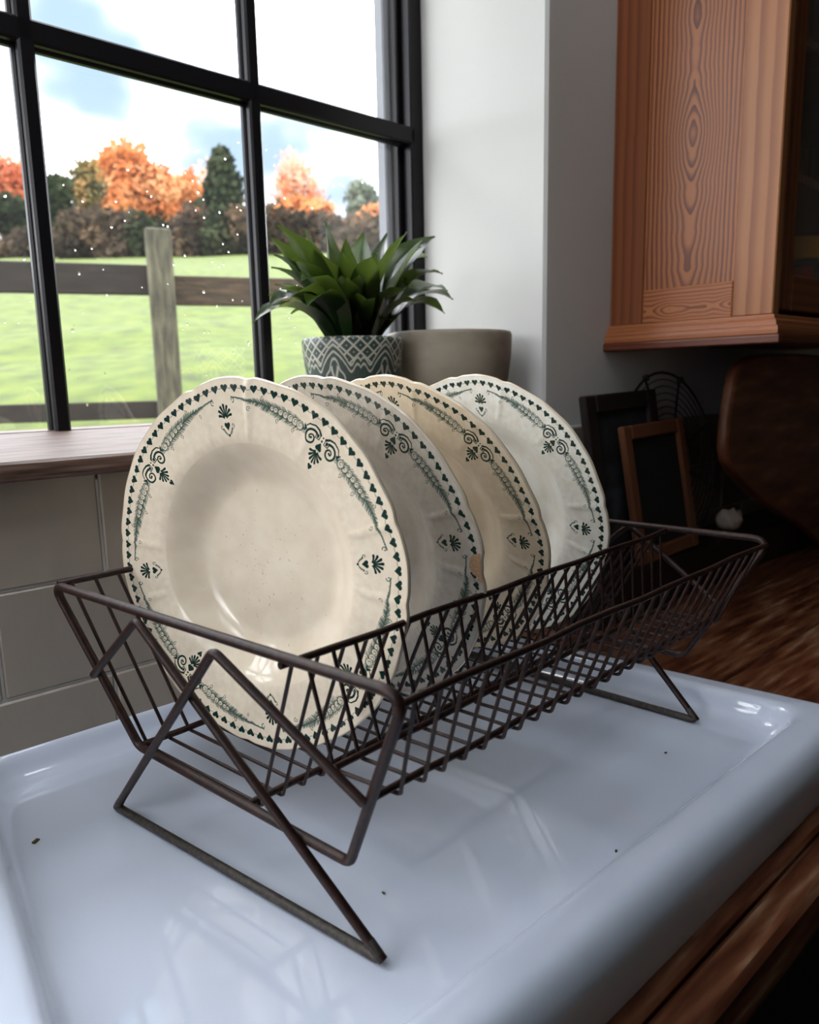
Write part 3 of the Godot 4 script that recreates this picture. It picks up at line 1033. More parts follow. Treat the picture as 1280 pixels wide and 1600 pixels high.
# ---------------------------------------------------------------- pine wall cabinet
func cabinet() -> void:
	var pale := Color(0.625, 0.385, 0.215); var dark := Color(0.27, 0.095, 0.04)
	var panel_t := pine(384, 1024, pale, dark, 0.46, 3, 23.0, 0.22)
	var stile_t := pine(192, 768, Color(0.64, 0.425, 0.27), Color(0.49, 0.285, 0.165), 1.6, 8, 9.0, 0.05)
	var rail_t := pine(192, 512, Color(0.67, 0.42, 0.245), Color(0.38, 0.17, 0.08), 0.5, 15, 11.0, 0.42)
	var wood := func(t: Texture2D, sx: float, sy: float, ox := 0.0, oy := 0.0, tint := Color.WHITE) -> StandardMaterial3D:
		var m := mat(tint, 0.42, 0.45)
		m.albedo_texture = t
		m.uv1_scale = Vector3(sx, sy, 1)
		m.uv1_offset = Vector3(ox, oy, 0)
		return m
	var o := thing("wall_cabinet", "pine wall cabinet with a moulded base and glazed door hung right of the window", "cabinet")
	var x0 := 0.7975; var zb := -0.0925; var zf := 0.140; var x1 := 1.46; var top := 1.16
	var wp: StandardMaterial3D = wood.call(panel_t, 1.0 / 0.15, 1.0 / 0.78, 0.30, -0.52)
	var ws: StandardMaterial3D = wood.call(stile_t, 1.0 / 0.16, 1.0 / 0.9)
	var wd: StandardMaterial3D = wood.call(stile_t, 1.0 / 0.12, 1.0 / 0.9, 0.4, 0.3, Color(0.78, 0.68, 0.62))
	var wr: StandardMaterial3D = wood.call(rail_t, 1.0 / 0.062, 1.0 / 0.40, 0.15, 0.40)
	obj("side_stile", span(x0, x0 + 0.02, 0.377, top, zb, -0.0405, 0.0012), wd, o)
	obj("side_stile", span(x0, x0 + 0.02, 0.377, top, 0.0885, zf, 0.0015), ws, o)
	obj("side_rail", span(x0 + 0.0003, x0 + 0.02, 0.377, 0.4225, -0.0400, 0.0880, 0.0012, true), wr, o)
	obj("side_panel", span(x0 + 0.0035, x0 + 0.012, 0.418, top, -0.044, 0.092, 0.0005), wp, o)
	obj("back_board", span(x0 + 0.02, x1, 0.36, top, zb, zb + 0.01, 0.001), wd, o)
	obj("far_side", span(x1 - 0.02, x1, 0.36, top, zb, zf - 0.0015, 0.001), wd, o)
	obj("base_board", span(x0 + 0.004, x1, 0.352, 0.3765, zb, zf - 0.002, 0.001), wd, o)
	obj("inner_floor", span(x0 + 0.02, x1 - 0.02, 0.385, 0.398, zb + 0.01, zf - 0.03, 0.001), wd, o)
	obj("top_board", span(x0, x1, top, top + 0.02, zb, zf, 0.001), wd, o)
	for y in [0.572, 0.742]:
		obj("shelf", span(x0 + 0.02, x1 - 0.02, y - 0.012, y, zb + 0.01, zf - 0.035, 0.001), wd, o)
	# moulded base, mitred at the corner
	var prof := [Vector2(0.0, 0.3775), Vector2(0.003, 0.3765), Vector2(0.0045, 0.3720), Vector2(0.0075, 0.3690), Vector2(0.0085, 0.3650), Vector2(0.0085, 0.3635), Vector2(0.0115, 0.3625), Vector2(0.0125, 0.3590), Vector2(0.0125, 0.3535), Vector2(0.0115, 0.3525), Vector2(0.0145, 0.3515), Vector2(0.0150, 0.3490), Vector2(0.0150, 0.3425), Vector2(0.0130, 0.3410), Vector2(-0.01, 0.3410)]
	var wm: StandardMaterial3D = wood.call(stile_t, 1.0 / 0.05, 1.0 / 0.5, 0.1, 0.2, Color(1.0, 0.93, 0.88))
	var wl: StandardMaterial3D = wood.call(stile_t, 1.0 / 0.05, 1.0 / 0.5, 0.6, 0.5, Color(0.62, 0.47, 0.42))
	for part in 2:
		for low in 2:
			var mb := MB.new()
			var from := 0 if low == 0 else 9
			var to := 9 if low == 0 else prof.size() - 1
			for i in range(from, to):
				var a: Vector2 = prof[i]; var b: Vector2 = prof[i + 1]
				var q: Array
				var nn: Vector3
				if part == 0:
					q = [Vector3(x0 - a.x, a.y, zb), Vector3(x0 - a.x, a.y, zf + a.x), Vector3(x0 - b.x, b.y, zf + b.x), Vector3(x0 - b.x, b.y, zb)]
					nn = Vector3(b.y - a.y, b.x - a.x, 0).normalized()
				else:
					q = [Vector3(x0 - a.x, a.y, zf + a.x), Vector3(x1, a.y, zf + a.x), Vector3(x1, b.y, zf + b.x), Vector3(x0 - b.x, b.y, zf + b.x)]
					nn = Vector3(0, (b.x - a.x), (a.y - b.y)).normalized()
				var us := []
				for p in q: us.append(Vector2(p.y, p.z if part == 0 else p.x))
				mb.face(q, nn, us)
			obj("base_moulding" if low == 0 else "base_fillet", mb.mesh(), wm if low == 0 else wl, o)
	# glazed door
	var door := obj("door", span(x0 + 0.0205, x0 + 0.062, 0.384, top, zf - 0.019, zf - 0.003, 0.002), wd, o)
	obj("door_stile", span(x1 - 0.062, x1 - 0.003, 0.384, top, zf - 0.019, zf - 0.003, 0.002), wd, door)
	obj("door_rail", span(x0 + 0.0625, x1 - 0.0625, 0.384, 0.430, zf - 0.019, zf - 0.003, 0.002, true), wd, door)
	obj("glazing_bar", span(1.115, 1.135, 0.4305, top, zf - 0.017, zf - 0.005, 0.002), wd, door)
	obj("pane", span(x0 + 0.060, x1 - 0.060, 0.428, top, zf - 0.012, zf - 0.0095, 0.0), M.glass, door)

	# the jar behind the glass
	var j := thing("jar", "small dark jar with a gold lid behind the glass of the pine cabinet", "jar", Transform3D(Basis.IDENTITY, Vector3(1.098, 0.3985, 0.05)))
	var jm := MB.new()
	jm.lathe([Vector2(0.0, 0.0), Vector2(0.036, 0.0), Vector2(0.040, 0.004), Vector2(0.040, 0.062), Vector2(0.035, 0.074), Vector2(0.034, 0.082), Vector2(0.0, 0.082)], 28)
	jm.smooth(); jm.orient(29 * 2 + 4, Vector3(1, 0, 0.9))
	obj("body", jm.mesh(), mat(Color(0.05, 0.03, 0.025), 0.15), j)
	var lm := MB.new()
	lm.lathe([Vector2(0.034, 0.0775), Vector2(0.0385, 0.0775), Vector2(0.0390, 0.080), Vector2(0.0390, 0.108), Vector2(0.0375, 0.1105), Vector2(0.0, 0.111)], 28)
	lm.smooth(); lm.orient(29 * 2 + 4, Vector3(1, 0, 0.9))
	var gold := mat(Color(0.96, 0.70, 0.28), 0.4)
	obj("lid", lm.mesh(), gold, j)
	var lb := MB.new()
	for i in 9:
		var a := lerpf(2.2, 3.6, i / 8.0)
		for y in [0.045, 0.066]: lb.add(Vector3(cos(a) * 0.0403, y, -sin(a) * -0.0403), Vector3(cos(a), 0, sin(a)))
	lb.grid(0, 9, 2)
	var red := mat(Color(0.62, 0.13, 0.11), 0.5)
	obj("label", lb.mesh(), red, j)

# ---------------------------------------------------------------- the dish rack, in its own axes
func rack() -> void:
	var psi := 0.113373
	var o := thing("dish_rack", "rusty brown wire dish rack on folded wire legs standing on the white drainer", "dish rack", Transform3D(Basis(Vector3.UP, psi), Vector3.ZERO))
	var nTL := Vector3(-0.0265, 0.1699, -0.0014); var nTR := Vector3(-0.0156, 0.1694, 0.3151)
	var nBL := Vector3(-0.0026, 0.0575, 0.0537); var nBR := Vector3(0.0021, 0.0552, 0.2573)
	var fTL := Vector3(0.4155, 0.1669, 0.0089); var fTR := Vector3(0.4166, 0.1671, 0.3414)
	var fBL := Vector3(0.3970, 0.0566, 0.0643); var fBR := Vector3(0.3969, 0.0575, 0.2795)
	var nF := Vector3(-0.0040, 0.1038, 0.2814); var fF := Vector3(0.4049, 0.0985, 0.3056)
	var nD := Vector3(-0.0181, 0.1684, 0.2327); var fD := Vector3(0.4141, 0.1670, 0.2518)
	var nM := Vector3(0.0013, 0.0570, 0.1723); var fM := Vector3(0.3970, 0.0566, 0.1886)
	var nN := Vector3(-0.0055, 0.1024, 0.2428); var fN := Vector3(0.4045, 0.1014, 0.2638)
	var rod := 0.0030; var rail := 0.00205; var thin := 0.00128
	for e in [[nTL, nTR, nBR, nBL], [fTL, fTR, fBR, fBL]]:
		var m := MB.new()
		m.tube(fillet(e, 0.009, 6, true), rod, 10, true, 0.02)
		obj("end_frame", m.mesh(), M.rust, o)
	# one bent wire per end makes the legs: side, top rail, foot, foot, top rail, side
	var legs := [
		[nTL.lerp(nBL, 0.545), Vector3(-0.0217, 0.1660, 0.1103), Vector3(0.0082, 0.0032, 0.2745), Vector3(-0.0010, 0.0032, 0.0241), Vector3(-0.0192, 0.1660, 0.1921), nTR.lerp(nBR, 0.575), -1.0],
		[fTL.lerp(fBL, 0.545), Vector3(0.4155, 0.1640, 0.1246), Vector3(0.3883, 0.0032, 0.2968), Vector3(0.3883, 0.0032, 0.0347), Vector3(0.4160, 0.1640, 0.2112), fTR.lerp(fBR, 0.575), 1.0]]
	for l in legs:
		var off := Vector3(l[6] * 0.0052, 0, 0)
		var a := MB.new()
		var p1 := fillet([l[0] + off * 0.9, l[1] + off, l[2] + off * 0.2], 0.006)
		a.tube(p1, rod * 0.93, 10, false, 0.02)
		obj("leg", a.mesh(), M.rust, o)
		var b := MB.new()
		b.tube(fillet([l[3] + off * 1.4, l[4] + off * 1.9, l[5] + off * 0.9], 0.006), rod * 0.93, 10, false, 0.02)
		obj("leg", b.mesh(), M.rust, o)
		var f := MB.new()
		var d0: Vector3 = (l[1] - l[2]).normalized() * 0.012; var d1: Vector3 = (l[4] - l[3]).normalized() * 0.012
		f.tube(fillet([l[2] + off * 0.2 + d0, l[2] + off * 0.2, l[3] + off * 1.4, l[3] + off * 1.4 + d1], 0.006), rod, 10, false, 0.03)
		obj("foot", f.mesh(), M.foot, o)
	var rails := {"back": [nTL + Vector3(0.003, 0, 0.001), fTL], "low_back": [nBL, fBL], "middle": [nM, fM], "divider": [nD + Vector3(0, -0.0046, 0), fD + Vector3(0, -0.002, 0)], "basket": [nN.lerp(fN, 0.03), fN], "basket_front": [nF, fF], "front": [nTR + Vector3(0.001, -0.0042, -0.0028), fTR + Vector3(-0.001, -0.0040, -0.0034)]}
	for k in rails:
		var m := MB.new()
		var p := PackedVector3Array()
		for i in 13: p.append(rails[k][0].lerp(rails[k][1], i / 12.0) + Vector3(0, 0.0006 * sin(i * 2.1 + k.length()), 0.0005 * sin(i * 1.3 + k.length())))
		m.tube(p, rail * (1.12 if k in ["back", "middle", "low_back"] else 1.0), 8, false, 0.02)
		obj("long_rail", m.mesh(), M.rust, o)
	var rng := rng_of(9)
	for k in 24:
		var j := func() -> float: return rng.randf_range(-0.0022, 0.0022)
		var t := 0.0205 + 0.0405 * k
		# plate side: back rail, down, across and up the divider
		var a := nTL.lerp(fTL, t + 0.004 + j.call()); var b := nBL.lerp(fBL, t + j.call())
		var c := nM.lerp(fM, t - 0.004 + j.call()); var d := nD.lerp(fD, t + j.call())
		var m := MB.new()
		m.tube(fillet([a + Vector3(0, -0.001, 0.0024), b + Vector3(0, -0.003, -0.0022), c + Vector3(0, -0.0034, 0.0030), d + Vector3(0, -0.005, -0.0010)], 0.0042, 4), thin, 6, false, 0.03)
		obj("wire", m.mesh(), M.rust, o)
		# basket side: divider, down, across and up to the front rail
		var t2 := 0.0375 + 0.0405 * k
		if t2 > 0.99: continue
		var e := nD.lerp(fD, t2 + j.call()); var f := nN.lerp(fN, t2 + j.call())
		var g := nF.lerp(fF, t2 + j.call()); var h := nTR.lerp(fTR, t2 - 0.019 + j.call())
		var n := MB.new()
		n.tube(fillet([e + Vector3(0, -0.005, 0.0012), f + Vector3(0, -0.0032, -0.0032), g + Vector3(0, -0.0032, 0.0036), h + Vector3(0, -0.0045, -0.0025)], 0.0042, 4), thin, 6, false, 0.03)
		obj("wire", n.mesh(), M.rust, o)

# ---------------------------------------------------------------- plates
func plates() -> void:
	print_art()
	var cream := Color(0.925, 0.875, 0.79); var tan_ := Color(0.80, 0.72, 0.61)
	var rim_a := rim_texture(cream, tan_, 3, 0.05)
	var rim_b := rim_texture(Color(0.80, 0.775, 0.73), Color(0.62, 0.55, 0.47), 17, 0.5)
	var rim_c := rim_texture(Color(0.93, 0.935, 0.91), tan_, 5, 0.05)
	var well_c := well_texture(Color(0.93, 0.935, 0.91), tan_, 6, 0.05)
	var well_a := well_texture(cream, tan_, 4, 0.06)
	var well_b := well_texture(Color(0.79, 0.765, 0.72), Color(0.62, 0.56, 0.48), 23, 0.5)
	ink.clear()
	var ring := mat(Color(0.80, 0.72, 0.61), 0.3)
	var plain := plate_mesh()
	var chipped := plate_mesh(deg_to_rad(-1.0) - 0.115)
	var glaze := func(t: Texture2D, tint: Color) -> StandardMaterial3D:
		var m := mat(tint, 0.08, 0.5)
		m.albedo_texture = t
		return m
	var list := [
		[Vector3(0.0633, 0.1832, 0.1102), Vector3(0.2853, 0, 0.9585), Vector3(0.0014, 1.0, -0.0004), 7.5, Color.WHITE, false, "cream plate nearest the camera, standing upright at the open end of the rack"],
		[Vector3(0.1485, 0.1855, 0.1022), Vector3(0.1616, 0, 0.9869), Vector3(-0.1914, 0.981, 0.0313), 6.6, Color.WHITE, true, "greyish crazed plate with a brown chip out of its right edge, second in the rack"],
		[Vector3(0.2332, 0.1893, 0.0919), Vector3(0.1063, 0, 0.9943), Vector3(-0.3238, 0.9455, 0.0346), -4.0, Color(0.98, 0.97, 0.95), false, "cream plate leaning most, third in the rack behind the chipped plate"],
		[Vector3(0.3362, 0.1846, 0.0758), Vector3(0.1109, 0, 0.9938), Vector3(-0.1872, 0.9821, 0.0209), -5.0, Color(1.0, 1.0, 0.999), false, "brightest whitest plate, last in the rack and nearest the dark chalkboards"]]
	for p in list:
		var x: Vector3 = p[1].normalized(); var y: Vector3 = p[2].normalized()
		var b := Basis(x, y, x.cross(y)).orthonormalized() * Basis(Vector3.BACK, deg_to_rad(p[3]))
		var o := thing("plate", p[6], "plate", Transform3D(b, p[0]), "green transfer-printed plates in the rack")
		var last: bool = p[0].x > 0.3
		var mats := [glaze.call(rim_b if p[5] else rim_c if last else rim_a, p[4]), glaze.call(well_b if p[5] else well_c if last else well_a, p[4]), glaze.call(well_a, p[4])]
		mats[1].uv1_scale = Vector3.ONE
		var body := obj("body", chipped if p[5] else plain, mats, o)
		if p[5]:
			# bare biscuit where the glaze broke away
			var c := MB.new()
			var rng := rng_of(6)
			var mid := deg_to_rad(-1.0) - 0.115
			var n := 15
			for i in n:
				var f := i / (n - 1.0)
				var th := mid + lerpf(-0.085, 0.085, f)
				var bulge := sqrt(maxf(0.0, 1.0 - pow(2.0 * f - 1.0, 2.0)))
				for s in 5:
					var r := 0.1246 - (0.0008 + 0.0085 * bulge + rng.randf_range(-0.0003, 0.0003)) * s / 4.0 - 0.0012 * bulge
					c.add(Vector3(cos(th) * r, sin(th) * r, plate_depth(r) + 0.0006 + rng.randf_range(-0.0002, 0.0003) * (1.0 if s in [1, 2, 3] else 0.0)))
			c.grid(0, n, 5)
			c.smooth(); c.orient(30, Vector3.BACK)
			var bisc := noise_tex(0.09, [Color(0.56, 0.42, 0.31), Color(0.72, 0.57, 0.44), Color(0.82, 0.69, 0.56)], 128, 4, 3)
			var ch := obj("chip", c.mesh(), tri_mat(bisc, Vector3.ONE * 60.0, 0.95), body)
			ch.set_meta("label", "rough brown chipped edge")

# ---------------------------------------------------------------- on the sill
func pot_print() -> ImageTexture:
	# one of eight repeats: a lattice above, ogee arches below; dark grey-green glaze with pale raised lines
	var w := 256; var h := 256
	var d := PackedByteArray(); d.resize(w * h * 3)
	var nz := FastNoiseLite.new(); nz.seed = 8; nz.frequency = 0.06
	var line := func(x: float, half: float) -> float: return clampf((half + 0.012 - absf(x)) / 0.012, 0.0, 1.0)
	var k := 0
	for iy in h:
		var y := (iy + 0.5) / h                           # 0 at the rim, 1 at the foot
		for ix in w:
			var x := (ix + 0.5) / w - 0.5
			var lat := maxf(line.call(fposmod(x * 4.0 + y * 7.0, 1.0) - 0.5, 0.10), line.call(fposmod(x * 4.0 - y * 7.0, 1.0) - 0.5, 0.10))
			var cell := Vector2(fposmod(x * 4.0 + y * 7.0 + 0.5, 1.0) - 0.5, fposmod(x * 4.0 - y * 7.0 + 0.5, 1.0) - 0.5)
			var dots := clampf((0.10 - cell.length()) / 0.02, 0.0, 1.0)
			# the arch outline: half width at this height
			var ax := absf(x)
			var arch := 0.0
			var top := 0.13 + 1.3 * ax * ax + 0.35 * ax if ax < 0.26 else 0.309 + 0.04 * sin((ax - 0.26) * 26.0)
			var inside := y > top
			for o in [0.0, 0.07]:
				arch = maxf(arch, clampf((0.013 + 0.006 - absf(y - top - o)) / 0.008, 0.0, 1.0))
			var v := maxf(arch, 0.0 if inside else maxf(lat, dots * 0.8))
			if inside:
				var st := clampf((0.03 - absf(ax - 0.045 - 0.02 * sin(y * 22.0))) / 0.012, 0.0, 1.0) if y > top + 0.2 and ax < 0.13 else 0.0
				var flower := clampf((0.02 - absf(Vector2(x, (y - 0.50) * 0.9).length() - 0.17 - 0.03 * cos(4.0 * atan2(y - 0.50, x)))) / 0.012, 0.0, 1.0)
				v = maxf(v, maxf(st, flower))
			if y < 0.035: v = 1.0
			v = clampf(v + 0.14 * nz.get_noise_2d(ix, iy), 0.0, 1.0)
			var c := Color(0.20, 0.27, 0.255).lerp(Color(0.71, 0.70, 0.65), v)
			d[k] = int(c.r * 255); d[k + 1] = int(c.g * 255); d[k + 2] = int(c.b * 255)
			k += 3
	return bytes_tex(w, h, d)

func leaf_mesh(from: Vector3, tip: Vector3, wide: float, arch: float, twist: float) -> ArrayMesh:
	var m := MB.new()
	var ctrl := from.lerp(tip, 0.5) + Vector3(0, arch, 0)
	var rows := 11
	for i in rows:
		var t := i / (rows - 1.0)
		var p := from.lerp(ctrl, t).lerp(ctrl.lerp(tip, t), t)
		var tg := ((ctrl - from) * (1.0 - t) + (tip - ctrl) * t).normalized()
		var sd := tg.cross(Vector3(0.05, 1, 0.02)).normalized().rotated(tg, twist * (0.4 + t))
		var up := sd.cross(tg).normalized()
		var w := wide * (0.30 + 1.0 * pow(sin(PI * pow(t, 0.82)), 0.8)) * (1.0 if t < 0.75 else sqrt(maxf(0.0, (1.0 - t) / 0.25))) * 0.78
		for s in 5:
			var f := (s - 2) / 2.0
			m.add(p + sd * w * f + up * (w * 0.38 * absf(f) + 0.0012 * sin(t * 17.0) * f), Vector3.ZERO, Vector2(f * 0.5 + 0.5, t))
	m.grid(0, rows, 5)
	m.smooth()
	m.orient(22, Vector3(0.0, 1, 0.2))
	return m.mesh()

func sill_things() -> void:
	var at := Vector3(0.4038, 0.2537, -0.200)
	var o := thing("potted_plant", "leafy green plant in a grey-green patterned pot on the window sill", "plant", Transform3D(Basis.IDENTITY, at))
	var pm := mat(Color.WHITE, 0.35)
	pm.albedo_texture = pot_print()
	pm.uv1_scale = Vector3(6, 1.0 / 0.108, 1)
	pm.uv1_offset = Vector3(0, -0.105, 0)
	var m := MB.new()
	var y1 := 0.1035
	m.lathe([Vector2(0.052, y1 - 0.012), Vector2(0.0575, y1 - 0.002), Vector2(0.0590, y1), Vector2(0.0610, y1 - 0.0005), Vector2(0.0624, y1 - 0.004), Vector2(0.0620, y1 - 0.012), Vector2(0.0600, y1 * 0.72), Vector2(0.0565, y1 * 0.42), Vector2(0.0530, y1 * 0.14), Vector2(0.0515, 0.003), Vector2(0.049, 0.0), Vector2(0.0, 0.0)], 64)
	m.smooth(); m.orient(65 * 6, Vector3(1, 0, 0))
	obj("pot", m.mesh(), pm, o)
	var soil := MB.new()
	soil.lathe([Vector2(0.0, y1 - 0.008), Vector2(0.03, y1 - 0.0085), Vector2(0.0535, y1 - 0.011)], 24)
	soil.smooth(); soil.orient(0, Vector3.UP)
	obj("soil", soil.mesh(), mat(Color(0.07, 0.055, 0.045), 0.95), o)

	var lm := []
	for c in [Color(0.05, 0.125, 0.035), Color(0.065, 0.16, 0.04), Color(0.12, 0.21, 0.045), Color(0.04, 0.10, 0.04)]:
		var q := mat(c, 0.28, 0.5)
		q.backlight_enabled = true
		q.backlight = Color(0.30, 0.37, 0.13)
		lm.append(q)
	# where the leaf tips end (sill axes, metres)
	var tips := [Vector3(0.2888, 0.4729, -0.18), Vector3(0.3517, 0.4823, -0.22), Vector3(0.369, 0.4925, -0.2), Vector3(0.4507, 0.492, -0.23), Vector3(0.4816, 0.4924, -0.22), Vector3(0.5482, 0.4919, -0.2), Vector3(0.5516, 0.4437, -0.19), Vector3(0.5808, 0.4134, -0.2), Vector3(0.5442, 0.3915, -0.18), Vector3(0.265, 0.3707, -0.2), Vector3(0.3052, 0.4353, -0.22), Vector3(0.3159, 0.4516, -0.23), Vector3(0.2999, 0.4039, -0.22), Vector3(0.5624, 0.4711, -0.23), Vector3(0.4737, 0.453, -0.17), Vector3(0.3825, 0.4697, -0.18), Vector3(0.3292, 0.4503, -0.17), Vector3(0.299, 0.4374, -0.17), Vector3(0.4331, 0.3776, -0.16), Vector3(0.4083, 0.4599, -0.24), Vector3(0.4646, 0.4009, -0.15), Vector3(0.279, 0.3908, -0.15), Vector3(0.4137, 0.4536, -0.16), Vector3(0.2895, 0.4101, -0.14), Vector3(0.3677, 0.4225, -0.14), Vector3(0.6014, 0.4286, -0.23), Vector3(0.4319, 0.4103, -0.13), Vector3(0.3539, 0.4466, -0.15), Vector3(0.3221, 0.4195, -0.24), Vector3(0.2893, 0.383, -0.13), Vector3(0.364, 0.3927, -0.12), Vector3(0.2676, 0.3853, -0.17)]
	var rng := rng_of(44)
	for i in tips.size() + 12:
		var tip: Vector3
		if i < tips.size(): tip = tips[i] - at
		else:
			var a := TAU * rng.randf()
			tip = Vector3(cos(a) * 0.10, rng.randf_range(0.13, 0.22), sin(a) * 0.08)
		var flat := Vector2(tip.x, tip.z)
		var from := Vector3(flat.x * 0.12, y1 - 0.012, flat.y * 0.12) + Vector3(rng.randf_range(-0.012, 0.012), 0, rng.randf_range(-0.012, 0.012))
		var reach := from.distance_to(tip)
		var arch := clampf(flat.length() * 0.55 - (tip.y - y1) * 0.20, 0.0, 0.062)
		var wide := clampf(reach * 0.14, 0.011, 0.020) * rng.randf_range(0.9, 1.2)
		obj("leaf", leaf_mesh(from, tip, wide, arch, rng.randf_range(-0.35, 0.35)), lm[rng.randi() % 4], o)

	var bowl := MB.new()
	var yb := 0.1135
	bowl.lathe([Vector2(0.0, 0.006), Vector2(0.050, 0.007), Vector2(0.064, 0.03), Vector2(0.074, 0.07), Vector2(0.0775, yb - 0.003), Vector2(0.079, yb), Vector2(0.0815, yb - 0.001), Vector2(0.0828, yb - 0.005), Vector2(0.0822, 0.085), Vector2(0.078, 0.052), Vector2(0.069, 0.024), Vector2(0.056, 0.006), Vector2(0.048, 0.001), Vector2(0.0, 0.0)], 64)
	bowl.smooth(); bowl.orient(65 * 8, Vector3(1, 0, 0))
	var clay := noise_tex(0.012, [Color(0.50, 0.46, 0.40), Color(0.60, 0.56, 0.50), Color(0.66, 0.62, 0.56)], 256, 4, 60)
	var b := obj("planter", bowl.mesh(), tri_mat(clay, Vector3.ONE * 5.0, 0.6), null, Transform3D(Basis.IDENTITY, Vector3(0.5480, 0.2530, -0.1760)))
	tag(b, "empty plain beige round planter on the sill right of the patterned pot", "planter")

# ---------------------------------------------------------------- the dark corner under the cabinet
func framed_board(called: String, label: String, size: Vector2, border: float, deep: float, at: Transform3D, frame: Material, slate: Material, group: String) -> void:
	var o := thing(called, label, "chalkboard", at, group)
	var w := size.x; var h := size.y
	for s in [-1.0, 1.0]:
		obj("stile", boxmesh(Vector3(s * (w - border) / 2, h / 2, 0), Vector3(border, h, deep), 0.0025), frame, o)
	for y in [border / 2, h - border / 2]:
		obj("rail", boxmesh(Vector3(0, y, 0), Vector3(w - 2 * border - 0.0004, border, deep), 0.0025, true), frame, o)
	obj("slate", boxmesh(Vector3(0, h / 2, -deep * 0.15), Vector3(w - 2 * border, h - 2 * border, deep * 0.3), 0.0005), slate, o)

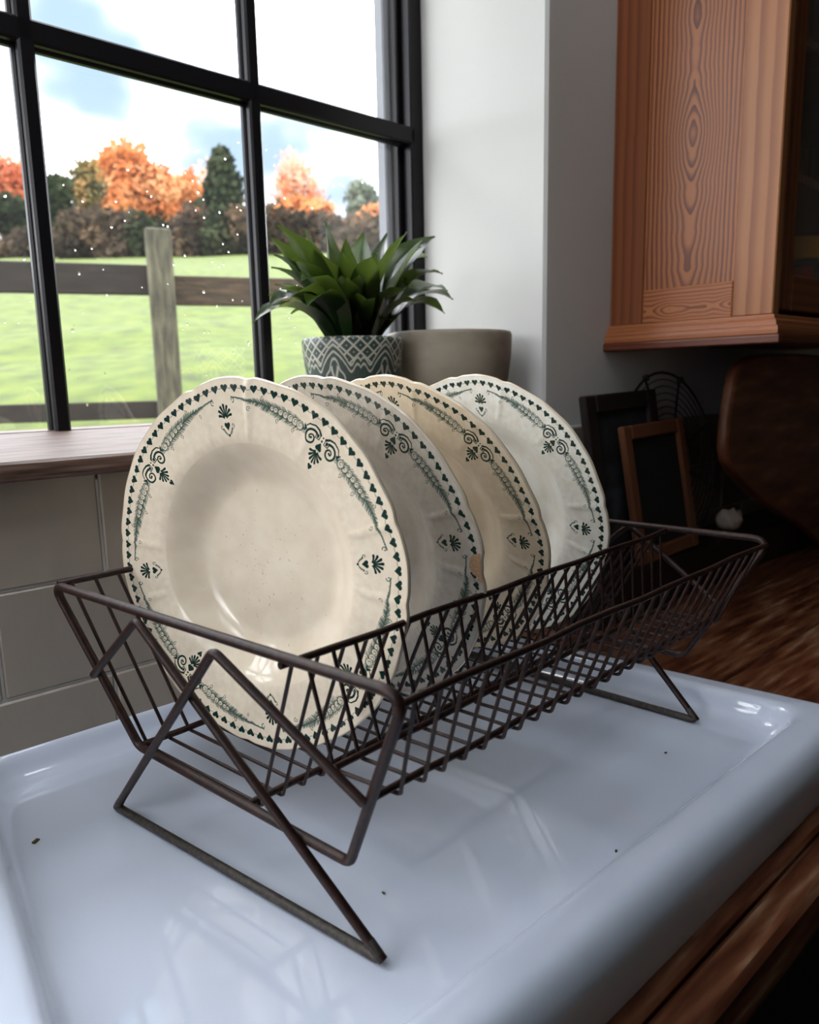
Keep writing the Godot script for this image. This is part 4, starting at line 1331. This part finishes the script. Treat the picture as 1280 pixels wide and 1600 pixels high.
func back_corner() -> void:
	var ledge := obj("ledge", span(0.648, 2.3, -0.0298, 0.0375, -0.0845, 0.000, 0.003), M.darkwood)
	tag(ledge, "dark timber ledge at the back of the worktop under the cabinet", "shelf")
	var lean := func(x: float, zb: float, zt: float, h: float, roll: float) -> Transform3D:
		var a := asin(clampf((zb - zt) / h, -1, 1))
		return Transform3D(Basis(Vector3.RIGHT, -a) * Basis(Vector3.BACK, roll), Vector3(x, 0.0392, zb))
	var slate := noise_tex(0.02, [Color(0.03, 0.03, 0.033), Color(0.09, 0.092, 0.10), Color(0.24, 0.25, 0.27)], 128, 4, 70)
	framed_board("chalkboard", "larger dark-framed smudged chalkboard leaning on the wall under the cabinet", Vector2(0.188, 0.245), 0.026, 0.012, lean.call(0.792, -0.033, -0.066, 0.245, 0.03), mat(Color(0.10, 0.055, 0.045), 0.5), tri_mat(slate, Vector3.ONE * 4.0, 0.8), "")
	framed_board("chalkboard", "smaller brown-framed chalkboard leaning in front of the larger dark one", Vector2(0.172, 0.201), 0.021, 0.011, lean.call(0.842, -0.009, -0.042, 0.201, 0.03), mat(Color(0.40, 0.24, 0.15), 0.45), mat(Color(0.025, 0.025, 0.027), 0.7), "")

	# round wire cooling rack
	var o := thing("cooling_rack", "round dark wire cooling rack leaning on the wall behind the chalkboards", "wire rack", Transform3D(Basis(Vector3.RIGHT, -0.17), Vector3(0.925, 0.0395, -0.032)))
	var wire := mat(Color(0.09, 0.08, 0.075), 0.4)
	for i in 12:
		var r := 0.137 - 0.0108 * i
		var m := MB.new()
		var p := PackedVector3Array()
		for k in 40: p.append(Vector3(cos(TAU * k / 40) * r, 0.1375 + sin(TAU * k / 40) * r, 0))
		m.tube(p, 0.0021 if i == 0 else 0.0009, 6, true)
		obj("hoop" if i == 0 else "ring_wire", m.mesh(), wire, o)
	for i in 4:
		var m := MB.new()
		var d := Vector3(cos(0.35 + PI * i / 4), sin(0.35 + PI * i / 4), 0)
		m.tube(PackedVector3Array([Vector3(0, 0.1375, -0.003) - d * 0.137, Vector3(0, 0.1375, -0.003) + d * 0.137]), 0.0018, 6)
		obj("cross_wire", m.mesh(), wire, o)
		for s in [-1.0, 1.0]:
			var c := MB.new()
			c.box(Vector3(0, 0.1375, -0.001) + d * 0.137 * s, Vector3(0.010, 0.010, 0.009), 0.003)
			obj("clip", c.mesh(), wire, o)

	# big worn board leaning under the cabinet
	var outline := [Vector2(0.953, 0.178), Vector2(0.947, 0.215), Vector2(0.955, 0.262), Vector2(0.970, 0.308), Vector2(1.005, 0.328), Vector2(1.080, 0.336), Vector2(1.300, 0.336), Vector2(1.440, 0.322), Vector2(1.530, 0.26), Vector2(1.555, 0.17), Vector2(1.530, 0.06), Vector2(1.470, -0.010), Vector2(1.400, -0.0295), Vector2(1.365, -0.0200), Vector2(1.302, 0.013), Vector2(1.215, 0.046), Vector2(1.125, 0.080), Vector2(1.043, 0.119), Vector2(0.990, 0.147)]
	var bd := MB.new()
	var fine := []
	var n := outline.size()
	for i in n:
		for k in 4:
			var t := k / 4.0
			var p0: Vector2 = outline[(i - 1 + n) % n]; var p1: Vector2 = outline[i]; var p2: Vector2 = outline[(i + 1) % n]; var p3: Vector2 = outline[(i + 2) % n]
			fine.append(p1.cubic_interpolate(p2, p0, p3, t))
	var mid := Vector2(1.24, 0.17)
	var depth := [[0.0, 0.0030, true], [0.0, 0.0210, false]]
	var lv := [[0.975, -0.009], [0.992, -0.0075], [1.0, -0.004], [1.0, 0.004], [0.992, 0.0075], [0.975, 0.009]]
	for l in lv:
		for p in fine:
			var q: Vector2 = mid + (p - mid) * l[0]
			bd.add(Vector3(q.x, q.y, l[1]))
	bd.grid(0, lv.size(), fine.size(), true)
	bd.smooth()
	bd.orient(fine.size() * 2, Vector3.LEFT)
	for e in [0, lv.size() - 1]:
		var poly := []
		for i in fine.size(): poly.append(bd.v[e * fine.size() + i])
		var c := Vector3(mid.x, mid.y, lv[e][1])
		var nn := Vector3.FORWARD if e == 0 else Vector3.BACK
		for i in fine.size(): bd.face([c, poly[i], poly[(i + 1) % fine.size()]], nn)
	var brd := noise_tex(0.013, [Color(0.30, 0.16, 0.09), Color(0.40, 0.225, 0.135), Color(0.46, 0.275, 0.175), Color(0.60, 0.43, 0.32)], 512, 5, 90)
	var bo := obj("bread_board", bd.mesh(), tri_mat(brd, Vector3(0.8, 4.0, 4.0), 0.5), null, Transform3D(Basis.IDENTITY, Vector3(0, 0.0, 0.0125)))
	tag(bo, "large worn brown wooden board leaning under the pine cabinet at far right", "board")
	var lump := MB.new()
	var rng := rng_of(20)
	var pr := []
	for k in 9:
		var a := PI * k / 8.0
		pr.append(Vector2(maxf(0.0, sin(a)) * 0.021 * rng.randf_range(0.8, 1.1), 0.018 - cos(a) * 0.018))
	lump.lathe(pr, 16)
	for k in lump.v.size():
		var q: Vector3 = lump.v[k]
		lump.v[k] = q * (1.0 + 0.2 * sin(q.x * 420.0) * sin(q.z * 510.0 + 1.0) + 0.1 * sin(q.y * 600.0 + q.x * 300.0))
	lump.smooth()
	lump.orient(17 * 4, Vector3.RIGHT)
	var lo := obj("crumpled_cloth", lump.mesh(), mat(Color(0.72, 0.67, 0.63), 0.8), null, Transform3D(Basis.IDENTITY, Vector3(1.085, 0.0375, -0.032)))
	tag(lo, "small crumpled whitish cloth on the dark ledge left of the large board", "cloth")
